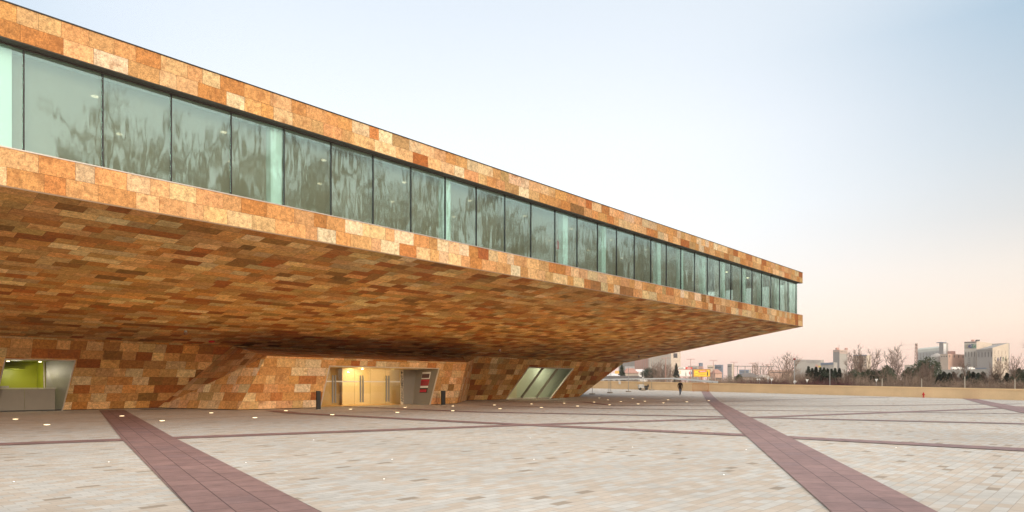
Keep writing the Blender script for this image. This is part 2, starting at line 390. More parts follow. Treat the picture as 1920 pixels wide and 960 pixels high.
# ------------------------------------------------------------------ tiled stone surfaces
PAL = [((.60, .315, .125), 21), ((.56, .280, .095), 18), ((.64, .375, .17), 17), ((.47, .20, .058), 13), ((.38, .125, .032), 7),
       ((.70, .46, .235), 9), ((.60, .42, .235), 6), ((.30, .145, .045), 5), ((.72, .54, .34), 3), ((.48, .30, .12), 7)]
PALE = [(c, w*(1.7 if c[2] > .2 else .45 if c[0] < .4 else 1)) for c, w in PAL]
LAMPLIT = [((c[0]*.96, c[1]*.92, c[2]*.74), w*(1.6 if c[0] < .4 else 1.5 if c[2] > .2 else .9)) for c, w in PAL]  # same stone as the fascia; lamp glow and overhang shade mixed into tile colours
def pick(rnd, pal):
    x = rnd.random()*sum(w for _, w in pal)
    for c, w in pal:
        x -= w
        if x <= 0: break
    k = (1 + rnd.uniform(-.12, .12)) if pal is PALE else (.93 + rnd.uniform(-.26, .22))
    return tuple(clamp(v*k*(1+rnd.uniform(-.05, .05)), .01, .9) for v in c)
def clip(poly, a, b):
    out = []
    def side(p): return (b[0]-a[0])*(p[1]-a[1]) - (b[1]-a[1])*(p[0]-a[0])
    for i in range(len(poly)):
        p, q = poly[i], poly[(i+1) % len(poly)]; sp_, sq_ = side(p), side(q)
        if sp_ >= 0: out.append(p)
        if (sp_ > 0 and sq_ < 0) or (sp_ < 0 and sq_ > 0):
            t = sp_/(sp_-sq_); out.append((p[0]+(q[0]-p[0])*t, p[1]+(q[1]-p[1])*t))
    return out
def area(poly): return sum(poly[i][0]*poly[(i+1) % len(poly)][1]-poly[(i+1) % len(poly)][0]*poly[i][1] for i in range(len(poly)))/2
def tiled(name, O, U, V, polys, rowh, seed, parent, lens=(.50, 1.15), skew=0.0, v0=0.0, gap=.004):
    """stone tiles laid in courses along U over convex polygons given in (u, v); a dark backing closes the joints"""
    O = Vector(O); U = Vector(U).normalized(); V = Vector(V).normalized(); Nn = U.cross(V).normalized()
    rnd = random.Random(seed); m = MB(); pol = []; pal = PALE if 'fascia' in name or 'portal' in name or name == 'end_wall' else LAMPLIT  # soffit and base wall take the palette with lamp tint painted in
    for p in polys:
        p = list(p)
        if area(p) < 0: p.reverse()
        pol.append(p)
    au = [q[0] for p in pol for q in p]; av = [q[1] for p in pol for q in p]
    r = math.floor((min(av)-v0)/rowh)
    for p in pol:
        m.add([O+U*q[0]+V*q[1]-Nn*.016 for q in p], [tuple(range(len(p)))], 1); m.c.append((.1, .06, .03))
    while v0 + r*rowh < max(av):
        va = v0 + r*rowh; vb = va+rowh; u = min(au)-rnd.random()*1.2-abs(skew)*8
        while u < max(au)+abs(skew)*8:
            ln = rnd.uniform(*lens) if rnd.random() < .8 else rnd.uniform(lens[0], lens[1]*1.25)
            c = pick(rnd, pal); pr = rnd.uniform(0, .006)
            q = [(u+gap+skew*va, va+gap), (u+ln-gap+skew*va, va+gap), (u+ln-gap+skew*vb, vb-gap), (u+gap+skew*vb, vb-gap)]
            for p in pol:
                t = q
                for i in range(len(p)):
                    t = clip(t, p[i], p[(i+1) % len(p)])
                    if len(t) < 3: break
                if len(t) >= 3 and area(t) > 1e-4:
                    m.add([O+U*a+V*b+Nn*pr for a, b in t], [tuple(range(len(t)))]); m.c.append(c)
            u += ln
        r += 1
    return m.build(name, [M['stone'], M['joint']], parent)

# ------------------------------------------------------------------ the congress hall
TF = 25.0; S0 = -30.0; S1 = 72.0; ZR = 13.07; ZF = 12.01; ZS = 8.70; ZB = 7.55
TB, TT, ZT = 48.7, 46.3, 4.30       # base wall: foot, head, head height
BK = 78.0
hall = empty('congress_hall'); tag(hall, 'huge cantilevered hall clad in mottled ochre stone tiles with a long glazed band', 'building')
W = S1-S0
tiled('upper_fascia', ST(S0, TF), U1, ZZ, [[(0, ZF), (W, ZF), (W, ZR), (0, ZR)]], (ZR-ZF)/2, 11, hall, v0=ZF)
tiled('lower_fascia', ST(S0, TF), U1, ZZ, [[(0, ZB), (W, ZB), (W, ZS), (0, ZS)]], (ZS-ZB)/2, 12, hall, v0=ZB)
sv = (ST(0, TT, ZT)-ST(0, TF, ZB)); sL = sv.length
# soffit faces down: U = -U1 keeps the normal outwards
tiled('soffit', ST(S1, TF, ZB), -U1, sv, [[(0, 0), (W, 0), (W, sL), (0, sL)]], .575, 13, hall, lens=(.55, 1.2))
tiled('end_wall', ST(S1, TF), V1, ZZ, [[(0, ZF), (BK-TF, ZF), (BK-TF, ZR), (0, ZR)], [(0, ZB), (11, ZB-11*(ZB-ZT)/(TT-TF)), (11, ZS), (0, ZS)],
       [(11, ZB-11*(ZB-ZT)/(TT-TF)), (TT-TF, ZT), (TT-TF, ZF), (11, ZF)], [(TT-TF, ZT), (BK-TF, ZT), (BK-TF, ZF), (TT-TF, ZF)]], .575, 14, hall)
bv = (ST(0, TT, ZT)-ST(0, TB, 0)); bL = bv.length
def bw(s, z): return (s-S0, z/ZT*bL)                       # coordinates on the base wall
EB, ET = 65.3, 71.6
kz = 3.05
K = dict(bl=9.05, br=12.5, tl=9.3, tr=12.75, top=kz)
Wn = dict(bl=52.7, br=60.2, tl=54.15, tr=61.9, top=3.42, bot=.10)
gp = .05
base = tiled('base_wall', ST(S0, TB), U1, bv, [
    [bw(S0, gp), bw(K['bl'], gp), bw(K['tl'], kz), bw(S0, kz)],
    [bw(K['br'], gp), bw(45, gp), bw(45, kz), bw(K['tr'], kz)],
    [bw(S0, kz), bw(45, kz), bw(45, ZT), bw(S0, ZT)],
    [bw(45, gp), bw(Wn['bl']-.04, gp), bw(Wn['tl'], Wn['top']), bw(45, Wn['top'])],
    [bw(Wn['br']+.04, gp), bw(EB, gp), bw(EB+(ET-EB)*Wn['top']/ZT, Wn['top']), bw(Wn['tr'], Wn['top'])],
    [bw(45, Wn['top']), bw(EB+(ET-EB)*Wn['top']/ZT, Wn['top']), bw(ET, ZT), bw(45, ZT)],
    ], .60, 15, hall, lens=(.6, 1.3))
# leaning end of the base
e0, e1, e2, e3 = ST(EB, TB, 0), ST(EB, BK, 0), ST(ET, BK, ZT), ST(ET, TT, ZT)
MB().quad(e0, e1, e2, e3).build('base_end_wall', M['stone'], hall)
x = MB().stbox(S0, EB-.1, TB+.06, TB+.5, 0, .07)
x.build('plinth', M['black'], hall)
rf = MB().stbox(S0, S1-.02, TF+.02, BK, ZR-.30, ZR-.02); rf.build('roof', mat('roof_gravel', (.3, .29, .27), .9), hall)
cp = MB().stbox(S0, S1+.03, TF-.03, TF+.30, ZR-.005, ZR+.03).stbox(S1-.30, S1+.03, TF+.31, BK, ZR-.005, ZR+.045)
cp.build('roof_coping', M['metal_dark'], hall)
MB().stbox(S0, S1+.02, TF-.025, TF+.36, ZS, ZS+.035).build('sill', M['metal_trim'], hall)
MB().stbox(S0, S1, TF-.03, TF-.008, ZB-.035, ZB+.01).build('drip_edge', mat('bronze_trim', (.25, .16, .09), .6), hall)
MB().stbox(S0, S1-.01, TF+.012, TF+.32, ZF-.02, ZF+.03).stbox(S0, S1-.5, TF+.34, TF+.42, ZF-.07, ZF-.021).build('head_frame', mat('bronze_frame', (.07, .06, .05), .6), hall)
# corridor behind the glass
co = MB().stbox(S0, S1-.4, 35.5, 35.7, ZS-.1, ZF); co.build('corridor_wall', M['inwall'], hall)
MB().stbox(S0, S1-.02, TF+.37, 36, ZS-.25, ZS-.02).build('corridor_floor', M['infloor'], hall)
MB().stbox(S0, S1-.3, TF+.45, 36, ZF-.04, ZF+.2).build('corridor_ceiling', M['inceil'], hall)
MB().stbox(S0-.2, S0, TF, BK, 0, ZR).build('rear_end_wall', M['inwall'], hall)
MB().stbox(S0, S1, BK-.1, BK, 0, ZR-.31).build('back_wall', M['inwall'], hall)
# glazing
TG = TF+.38
mull = [5.49+2.19*k for k in range(-16, 31)]
mull = [s for s in mull if S0 < s < S1-.6]
for s in mull: MB().stbox(s-.022, s+.022, TG-.035, TG+.06, ZS+.035, ZF-.07).build('mullion', M['metal_dark'], hall)
edges = mull+[S1-.48]; prn = random.Random(4)
for a, b in zip(edges[:-1], edges[1:]):
    b1 = b-.022 if b < S1-.6 else b
    ang = R(prn.uniform(-.25, .25)); ux = U1*math.cos(ang)+V1*math.sin(ang); uy = V1*math.cos(ang)-U1*math.sin(ang)
    MB().box(ST((a+.022+b1)/2, TG, (ZS+.035+ZF-.07)/2), b1-a-.022, .012, ZF-.07-ZS-.035, ux, uy).build('glass_pane', M['glass'], hall)
for a, b in ((TG+.03, 28.7), (28.72, 32.0), (32.02, 35.45)):
    MB().stbox(S1-.50, S1-.485, a, b, ZS+.02, ZF-.03).build('end_glass_pane', M['glass_end'], hall)
cols = [-4.2, 5.0, 14.05, 23.35, 33.1, 37.2, 44.3, 47.7, 51.4, 55.0, 59.2, 63.0, 67.0]
for s in cols: MB().stbox(s-.24, s+.24, 25.62, 26.02, ZS-.02, ZF-.04).build('column', M['column'], hall)
gaps = [(52.6, 53.9), (56.1, 57.5), (60.2, 61.5), (64.0, 65.6), (68.1, 69.5)]
scr = []; cur = S0
allg = sorted([(s-.27, s+.27) for s in cols] + gaps)
for a, b in allg:
    if a-cur > .3: scr.append((cur, a))
    cur = max(cur, b)
scr.append((cur, S1-1.0))
for a, b in scr:
    MB().quad(ST(a, 25.95, ZS), ST(b, 25.95, ZS), ST(b, 25.95, ZF-.05), ST(a, 25.95, ZF-.05)).build('mesh_screen', M['screen'], hall)
for k in range(16):
    for j, t in enumerate((27.6, 31.0)):
        s = -6+4.7*k+j*1.9
        if s > 69: continue
        MB().lathe(ST(s, t, ZF-.075), [(.10, 0), (.12, .02), (.12, .03)], 12).build('downlight', M['lamp'], hall)
        if j == 0:
            ld = bpy.data.lights.new('downlight_beam', 'SPOT'); ld.energy = 110; ld.color = (1, .85, .62); ld.spot_size = R(120); ld.spot_blend = .6; ld.shadow_soft_size = .1
            lo = bpy.data.objects.new('downlight_beam', ld); COL.objects.link(lo); lo.location = ST(s, t, ZF-.10); lo.parent = hall
fe = MB().lathe(ST(32.35, 25.62, 9.75), [(.07, 0), (.08, .03), (.08, .42), (.05, .50), (.025, .52), (.03, .58)], 10)
fe = fe.build('fire_extinguisher', M['red']); tag(fe, 'small red fire extinguisher behind the glazing beside a pale column', 'extinguisher')
# ---- entrance portal
PT0, PT1, PZ = 41.0, 40.2, 3.40
ent = empty('entrance_portal'); ent.parent = hall
fv = ST(0, PT1, PZ)-ST(0, PT0, 0); fL = fv.length
def fw(s, z): return (s-15, z/PZ*fL)
D = dict(bl=25.7, br=35.55, tl=26.0, tr=35.9, top=2.86)
PL0, PL1, PR0, PR1 = 19.9, 21.4, 38.45, 38.8
def lr(a, b, z): return a+(b-a)*z/PZ
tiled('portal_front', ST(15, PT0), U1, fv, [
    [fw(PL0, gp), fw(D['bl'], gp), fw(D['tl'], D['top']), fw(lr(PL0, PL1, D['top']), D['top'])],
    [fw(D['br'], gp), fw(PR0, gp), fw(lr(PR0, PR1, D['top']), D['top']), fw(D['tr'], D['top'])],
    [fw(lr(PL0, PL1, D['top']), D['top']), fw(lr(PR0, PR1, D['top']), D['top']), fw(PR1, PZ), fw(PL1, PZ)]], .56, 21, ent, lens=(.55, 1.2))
def quadtiled(name, a, b, c, d, rowh, seed, parent):
    """a planar quad a-b (foot) c-d (head) as tiles"""
    a, b, c, d = map(Vector, (a, b, c, d)); U = (b-a).normalized(); n = U.cross(d-a).normalized(); V = n.cross(U)
    pr = lambda q: ((q-a).dot(U), (q-a).dot(V))
    return tiled(name, a, U, V, [[pr(a), pr(b), pr(c), pr(d)]], rowh, seed, parent, lens=(.55, 1.2))
AP = ST(22.1, TT-.02, ZT-.06); AR = ST(44.2, TT-.02, ZT-.06)
quadtiled('portal_top', ST(PL1, PT1, PZ), ST(PR1, PT1, PZ), AR, AP, .6, 22, ent)
# left cheek as two triangles
A_, B_, C_, D_ = ST(18.1, TB, gp), ST(PL0, PT0, gp), ST(PL1, PT1, PZ), AP
quadtiled('portal_cheek', A_, B_, C_, C_, .56, 23, ent)
def tritiled(name, a, b, c, rowh, seed, parent):
    a, b, c = map(Vector, (a, b, c)); Uh = (b-a); n = (b-a).cross(c-a).normalized(); U = ZZ.cross(n).normalized(); V = n.cross(U)
    pr = lambda q: ((q-a).dot(U), (q-a).dot(V)); return tiled(name, a, U, V, [[pr(a), pr(b), pr(c)]], rowh, seed, parent, lens=(.55, 1.2), v0=-a.z/max(.2, V.z))
tritiled('portal_cheek', A_, C_, D_, .56, 24, ent)
quadtiled('portal_cheek', ST(PR0, PT0, gp), ST(47.0, TB, gp), AR, ST(PR1, PT1, PZ), .56, 25, ent)
def ft(z): return PT0+(PT1-PT0)*z/PZ
fr = MB()
def bar(m, a, b, w, dpt, out):
    a = Vector(a); b = Vector(b); d = (b-a).normalized(); n = out.normalized(); x_ = d.cross(n)
    m.box((a+b)/2, w, dpt, (b-a).length, x_, n, d)
nf = U1.cross(fv).normalized()
bl, br_, tr_, tl_ = ST(D['bl'], PT0, 0), ST(D['br'], PT0, 0), ST(D['tr'], ft(D['top']), D['top']), ST(D['tl'], ft(D['top']), D['top'])
bar(fr, bl, tl_, .06, .09, nf); bar(fr, br_, tr_, .06, .09, nf); bar(fr, tl_, tr_, .06, .09, nf)
fr.build('door_frame', M['metal_trim'], ent)
TGD = 42.8
rv = MB()   # reveals: head and right cheek
rv.quad(tl_, tr_, ST(35.6, TGD, 2.80), ST(25.9, TGD, 2.80))
rv.build('reveal_ceiling', M['cream'], ent)
MB().quad(br_, ST(35.25, TGD, 0), ST(35.6, TGD, 2.80), tr_).build('reveal_wall', M['panelgrey'], ent)
MB().quad(bl, tl_, ST(25.9, TGD, 2.80), ST(25.5, TGD, 0)).build('reveal_wall', M['panelgrey'], ent)
gd = 0
for a, b in ((25.55, 28.0), (28.01, 30.5), (30.51, 33.0), (33.01, 34.0)):
    MB().stbox(a, b, TGD-.006, TGD+.006, .02, 2.76).build('glass_door', M['glass_door'], ent)
for sc_ in (27.9, 30.3, 32.7):
    m = MB()
    for o_ in (-.11, .11):
        m.stbox(sc_+o_-.055, sc_+o_+.055, TGD-.16, TGD-.10, .28, 2.28)
        for z in (.5, 2.0): m.tube(ST(sc_+o_, TGD-.1, z), ST(sc_+o_, TGD, z), .02)
    m.build('door_handle', mat('handle_steel', (.33, .33, .31), .4, .6), ent)
MB().stbox(25.6, 34.0, TGD-.012, TGD-.008, 1.78, 1.87).build('glass_marking_strip', mat('frosted_strip', (.75, .72, .62), .6), ent)
# lobby
MB().stbox(24.5, 36, TGD+.01, 46.0, .008, .02).build('lobby_floor', M['lobfloor'], ent)
lb = MB().stbox(30.3, 36.4, 45.2, 45.3, 0, 3.0)
for s in (31.4, 32.9, 34.4): lb.stbox(s-.008, s+.008, 45.19, 45.2, 0, 3, 1)
lb.stbox(24.3, 31.5, 45.9, 46.0, 0, 2.95, 2)
lb.build('lobby_wall', [M['cream'], M['creamjoint'], mat('ochre_lobby_panel', (.50, .32, .12), .6)], ent)
MB().stbox(24.2, 36.5, TGD+.02, 46.0, 2.95, 3.0).build('lobby_ceiling', M['cream'], ent)
MB().stbox(24.2, 24.3, TGD+.02, 46.0, 0, 2.95).build('lobby_side_wall', M['inwall'], ent)
MB().stbox(34.02, 34.30, TGD-.06, TGD-.03, .02, 2.76).build('parking_sign', mat('warm_grey_sign', (.60, .50, .36), .6), ent)
MB().quad(ST(34.31, TGD-.05, .02), ST(35.24, TGD-.05, .02), ST(35.6, TGD-.05, 2.79), ST(34.31, TGD-.05, 2.79)).build('grey_side_panel', M['panelgrey'], ent)
def textmesh(name, s, size, origin, right, up, m, parent=None, extr=.004, align='LEFT', shear=0, sx=1.0):
    cu = bpy.data.curves.new('tmp', 'FONT'); cu.body = s; cu.size = size; cu.extrude = extr; cu.align_x = align; cu.shear = shear; cu.offset = size*.022
    ob = bpy.data.objects.new('tmp', cu); COL.objects.link(ob)
    dg = bpy.context.evaluated_depsgraph_get(); me = bpy.data.meshes.new_from_object(ob.evaluated_get(dg))
    bpy.data.objects.remove(ob)
    r = Vector(right).normalized(); u = Vector(up).normalized(); n = r.cross(u)
    r = r*sx
    me.transform(Matrix(((r.x, u.x, n.x, origin[0]), (r.y, u.y, n.y, origin[1]), (r.z, u.z, n.z, origin[2]), (0, 0, 0, 1))))
    me.materials.clear(); me.materials.append(m)
    o = bpy.data.objects.new(name, me); COL.objects.link(o)
    if parent is not None: o.parent = parent
    return o
textmesh('parking_lettering', 'APARCAMENT', .33, ST(34.27, TGD-.066, .22), ZZ, -U1, M['black'], ent)
MB().add([ST(34.07, TGD-.068, 2.42), ST(34.07, TGD-.068, 2.66), ST(34.25, TGD-.068, 2.54)], [(0, 1, 2)]).build('arrow', M['black'], ent)
# posters on the right reveal
pa, pb = ST(35.5, 41.0-.03, 0), ST(35.25, TGD, 0)
def poster(z0, z1, f0, f1, cols_):
    def q(f, z):
        lo = br_.lerp(ST(35.25, TGD, 0), f); hi = tr_.lerp(ST(35.6, TGD, 2.80), f)
        return lo.lerp(hi, z/2.83) - U1*.012
    m = MB().quad(q(f1, z0), q(f0, z0), q(f0, z1), q(f1, z1))
    h = (z1-z0); 
    m2 = MB().quad(q(f1*.96+.02, z0+h*.12)-U1*.004, q(f0+.04, z0+h*.12)-U1*.004, q(f0+.04, z0+h*.72)-U1*.004, q(f1*.96+.02, z0+h*.72)-U1*.004)
    o = m.build('poster', cols_[0], ent); m2.build('poster_picture', cols_[1], o)
cr = mat('crimson_print', (.45, .01, .03), .4); dk = mat('dark_print', (.10, .05, .05), .5)
poster(2.05, 2.60, .30, .68, (M['white'], dk)); poster(1.52, 2.0, .30, .68, (cr, mat('dark_red_print', (.28, .01, .02), .4))); poster(1.34, 1.48, .30, .68, (M['white'], M['white'])); poster(.95, 1.32, .30, .68, (M['black'], cr))
def lamp_light(name, kind, loc, energy, color, parent, size=.3, spot=None, aim=None):
    l = bpy.data.lights.new(name, kind); l.energy = energy; l.color = color
    if kind == 'AREA': l.size = size
    else: l.shadow_soft_size = size
    if spot: l.spot_size = spot; l.spot_blend = .7
    o = bpy.data.objects.new(name, l); COL.objects.link(o); o.location = loc
    if aim is not None: o.rotation_euler = Vector(aim).normalized().to_track_quat('-Z', 'Y').to_euler()
    if parent is not None: o.parent = parent
    return o
for s, t, en in ((27.8, 44.4, 14), (32.2, 44.3, 15), (34.0, 43.8, 34)):
    MB().lathe(ST(s, t, 2.90), [(.09, 0), (.1, .03), (.1, .05)], 12).build('lobby_lamp', M['lamp'], ent)
    lamp_light('lobby_lamp_light', 'POINT', ST(s, t, 2.68), en, (1, .74, .38), ent, .22)
lamp_light('lobby_ceiling_light', 'AREA', ST(31.0, 44.0, 2.9), 75, (1, .80, .46), ent, 1.8, None, (0, 0, -1))
lamp_light('porch_lamp_light', 'POINT', ST(29.8, 41.9, 2.55), 22, (1, .72, .36), ent, .06)
MB().lathe(ST(29.8, 41.9, 2.70), [(.07, 0), (.08, .03), (.08, .06)], 12).build('porch_lamp', M['lamp'], ent)
# ---- kiosk with the green room
kio = empty('ticket_counter'); kio.parent = hall
def bt(z): return TB+(TT-TB)*z/ZT
nb_ = U1.cross(bv).normalized()
kb = [ST(K['bl'], TB, 0), ST(K['br'], TB, 0), ST(K['tr'], bt(kz), kz), ST(K['tl'], bt(kz), kz)]
m = MB(); bar(m, kb[0], kb[3], .06, .09, nb_); bar(m, kb[1], kb[2], .06, .09, nb_); bar(m, kb[3], kb[2], .06, .09, nb_); m.build('opening_frame', M['metal_trim'], kio)
TK = 50.2
MB().quad(kb[1], ST(12.0, TK, 0), ST(12.0, TK, 3.03), kb[2]).build('steel_reveal', M['steel'], kio)
MB().quad(kb[0], kb[3], ST(9.0, TK, 3.03), ST(9.0, TK, 0)).build('steel_reveal', M['steel'], kio)
MB().quad(kb[3], kb[2], ST(12.0, TK, 3.03), ST(9.0, TK, 3.03)).build('kiosk_ceiling', M['green2'], kio)
for a, b in ((8.95, 10.60), (10.615, 12.16)):
    MB().stbox(a, b, 48.80, 48.84, .05, 1.33).build('counter_panel', M['panelgrey'], kio)
MB().stbox(8.9, 12.2, 48.74, 49.35, 1.35, 1.40).build('counter_top', M['steel'], kio)
MB().stbox(8.5, 12.05, 52.0, 52.1, 0, 3.1).build('green_back_wall', M['green'], kio)
MB().stbox(11.96, 12.02, TK+.02, 52.0, 0, 3.1).build('green_side_wall', M['green'], kio)
MB().stbox(8.5, 8.56, TK+.02, 52.0, 0, 3.1).build('green_side_wall', M['green2'], kio)
MB().stbox(8.5, 12.1, TK+.02, 52.1, 3.04, 3.1).build('green_ceiling', M['green'], kio)
MB().stbox(8.5, 12.1, 48.8, 52.1, .01, .03).build('kiosk_floor', M['panelgrey'], kio)
MB().stbox(11.90, 11.955, TK-.02, TK+.06, 1.4, 3.03).build('shutter_rail', M['metal_trim'], kio)
MB().stbox(8.6, 11.0, 50.5, 52.0, 2.55, 2.75).build('green_bulkhead', M['green2'], kio)
MB().stbox(9.6, 10.0, 49.6, 49.9, 1.40, 1.52).build('till', M['steel'], kio)
for s in (9.9, 11.5):
    MB().lathe(ST(s, 49.3, 2.96), [(.07, 0), (.08, .02), (.08, .04)], 12).build('kiosk_lamp', M['lamp'], kio)
    lamp_light('kiosk_lamp_light', 'SPOT', ST(s, 49.3, 2.94), 45, (1, .85, .6), kio, .05, R(130), (0, 0, -1))
lamp_light('kiosk_lamp_light', 'POINT', ST(10.6, 50.7, 2.35), 34, (1, .93, .75), kio, .1)
# ---- sloping window
win = empty('sloping_window'); win.parent = hall
wb = lambda s, z: ST(s, bt(z), z)
c4 = [wb(Wn['bl'], Wn['bot']), wb(Wn['br'], Wn['bot']), wb(Wn['tr'], Wn['top']), wb(Wn['tl'], Wn['top'])]
m = MB()
for i in range(4): bar(m, c4[i], c4[(i+1) % 4], .10, .14, nb_)
m.build('window_frame', M['metal_trim'], win)
for k in (1, 2):
    m = MB(); a = c4[0].lerp(c4[1], k/3); b = c4[3].lerp(c4[2], k/3); bar(m, a-nb_*.12, b-nb_*.12, .12, .24, nb_); m.build('window_bar', M['panelgrey'], win)
for k in range(3):
    a = c4[0].lerp(c4[1], k/3); b = c4[0].lerp(c4[1], (k+1)/3); c = c4[3].lerp(c4[2], (k+1)/3); d = c4[3].lerp(c4[2], k/3)
    MB().quad(*[q-nb_*.08 for q in (a, b, c, d)]).build('pane', M['glass_win'], win)
m = MB().stbox(51.5, 57.0, 51.0, 51.1, 0, 3.9); m.build('room_wall', mat('cream_room', (.66, .60, .42), .7), win)
MB().quad(ST(57.0, 51, 0), ST(65.1, 49.3, 0), ST(68.5, 48.9, 3.9), ST(57, 51, 3.9)).build('room_wall', mat('pale_green_room', (.58, .62, .50), .7), win)
MB().stbox(51.5, 67, TB, 52.6, .01, .03).build('room_floor', M['panelgrey'], win)
MB().stbox(51.5, 67, 47.6, 52.6, 3.8, 3.9).build('room_ceiling', M['inceil'], win)
lamp_light('room_lamp_light', 'POINT', ST(55.5, 49.8, 3.3), 150, (1, .8, .5), win, .15)
lamp_light('room_lamp_light', 'POINT', ST(60.0, 49.0, 3.2), 95, (1, .95, .75), win, .15)

# ---- things on the soffit
def soffz(t): return ZB+(ZT-ZB)*(t-TF)/(TT-TF)
def on_soffit(px, py):
    a = (px-960)/1280; k = (721-py)/1280
    tt = V1.x*a+V1.y            # t per unit depth
    # H+k d = ZB + m (tt d - TF)
    mm = (ZT-ZB)/(TT-TF); d = (ZB-mm*TF-H)/(k-mm*tt)
    return Vector((a*d, d, H+k*d))
for i, (px, py, lab) in enumerate(((348, 620, 'small round camera dome hanging from the soffit left of the portal'), (937, 655, 'small round camera dome hanging from the soffit near the sloping window'), (1198, 666.5, 'small dark camera dome at the outer edge of the soffit'))):
    p = on_soffit(px, py); r = empty('dome_camera', p); tag(r, lab, 'camera', 'dome cameras under the soffit')
    MB().lathe((0, 0, -.10), [(.09, 0), (.09, .12)], 12).build('bracket', M['greypost'], r)
    MB().lathe((0, 0, -.28), [(.03, 0), (.09, .03), (.12, .1), (.10, .18)], 12).build('dome', mat('bronze_dome', (.25, .12, .06), .3), r, smooth=True)
p = on_soffit(397, 639); r = empty('alarm_bell', p); tag(r, 'small red alarm sounder on the soffit above the portal', 'alarm')
MB().lathe((0, 0, -.12), [(.10, 0), (.2, .03), (.2, .09), (.1, .13)], 14).build('sounder', M['red'], r, smooth=True)

# ------------------------------------------------------------------ ground lights
ups = [(29, 787), (88, 797.5), (228.5, 781), (304, 790), (396, 775), (478, 784), (536, 771), (623, 778.5), (657, 768), (759.5, 764.5), (745, 774), (849, 762), (849, 771),
       (927, 760), (937.5, 767), (996.5, 758), (1015, 764.5), (1058, 756.5), (1083, 762), (1114, 754.5), (1123.5, 746.7), (1140, 750), (1143, 759.7), (1164, 753.5), (1186, 748),
       (1196.5, 758), (1209, 752.7), (1244, 756), (1252.5, 750), (1287.5, 754), (1329, 751.7)]
ring = MB().lathe((0, 0, 0), [(.15, 0), (.15, .022), (.11, .026)], 20); lens_ = MB().lathe((0, 0, .027), [(.108, 0), (.10, .006)], 20)
proto = None
ORD = ['first', 'second', 'third', 'fourth', 'fifth', 'sixth', 'seventh', 'eighth', 'ninth', 'tenth', 'eleventh', 'twelfth', 'thirteenth', 'fourteenth', 'fifteenth', 'sixteenth',
       'seventeenth', 'eighteenth', 'nineteenth', 'twentieth', 'twenty-first', 'twenty-second', 'twenty-third', 'twenty-fourth', 'twenty-fifth', 'twenty-sixth', 'twenty-seventh', 'twenty-eighth', 'twenty-ninth', 'thirtieth', 'thirty-first']
ups.sort()
UL = 'glowing round uplight in the paving, %s of its group counted from the left'
for i, (px, py) in enumerate(ups):
    g = G(px, py)
    if proto is None:
        r = empty('ground_uplight', g); tag(r, UL % ORD[i], 'ground light', 'glowing uplights set in the paving')
        ring.build('ring', M['steel'], r); lens_.build('lens', M['uplamp'], r); proto = r
    else:
        r = copy_tree(proto); r.location = g; r['label'] = UL % ORD[i]
    far_ = g.dot(V1) < 38.5; lamp_light('uplight_beam', 'SPOT', g+Vector((0, 0, .06)), 150 if far_ else 58, (1, .62, .19), None, .1, R(160) if far_ else R(140), (0, 0, 1))
pins = [(26, 904), (204, 867), (461, 868), (735, 862), (720, 899), (588, 825.5), (1001, 862), (1186, 839), (1357, 891), (1399, 844), (1680, 840), (1650, 799), (994.5, 822)]
pp = None
pins.sort(); PL_ = 'tiny white pin light in the open paving, %s from the left'
for i, (px, py) in enumerate(pins):
    g = G(px, py)
    if pp is None:
        pp = empty('pin_light', g); tag(pp, PL_ % ORD[i], 'ground light', 'tiny pin lights in the open paving')
        MB().lathe((0, 0, .001), [(.024, 0), (.024, .006)], 10).build('ring', M['steel'], pp); MB().lathe((0, 0, .008), [(.016, 0), (.014, .003)], 10).build('lens', M['pin'], pp)
    else:
        c = copy_tree(pp); c.location = g; c['label'] = PL_ % ORD[i]
g = G(296, 767.5); m = MB()
for k in range(9): m.box(g+U1*(-.9+k*.225)+ZZ*.012, .14, .5, .012, U1, V1)
m.box(g+ZZ*.006, 2.1, .62, .008, U1, V1, mi=1)
tag(m.build('drain_grate', [M['metal_dark'], M['black']]), 'dark rectangular drain grate in the paving at the foot of the portal', 'drain')

# ------------------------------------------------------------------ bollards, hydrant, barrier, posts, machine, person
def bollard(px, py, top, lab):
    g = G(px, py); d = g.y; h = (py-top)/1280*d; r = empty('bollard', g); tag(r, lab, 'bollard', 'black bollards by the entrance')
    w = 8/1280*d
    m = MB().box((0, 0, h/2), w, w*.55, h, U1, V1); o = m.build('post', M['metal_dark'], r)
    bv_ = o.modifiers.new('b', 'BEVEL'); bv_.width = .008
    MB().box((0, 0, .012), w*1.5, w*1.1, .024, U1, V1).build('base_plate', M['steel'], r)
    MB().box((0, 0, h+.004), w*.8, w*.4, .01, U1, V1).build('cap', M['steel'], r)
bollard(597, 768, 733, 'black square bollard at the left jamb of the bright entrance')
bollard(831, 759.5, 732.5, 'black square bollard to the right of the entrance posters')
def hydrant(px, py):
    g = G(px, py); r = empty('fire_hydrant', g); tag(r, 'small red fire hydrant in front of the long ochre wall', 'fire hydrant')
    r.scale = (.85, .85, .85)
    MB().lathe((0, 0, 0), [(.13, 0), (.13, .04), (.075, .06), (.075, .42), (.11, .45), (.11, .50), (.10, .56), (.06, .64), (.025, .66), (.025, .71)], 14).build('barrel', M['red'], r, smooth=True)
    for sx in (-1, 1): MB().tube((0, 0, .38), (sx*.17, 0, .38), .055, .055, 10).build('nozzle', M['red'], r)
    MB().tube((0, 0, .36), (0, -.18, .36), .07, .07, 12).build('nozzle', M['red'], r)
hydrant(1731.5, 745.5)
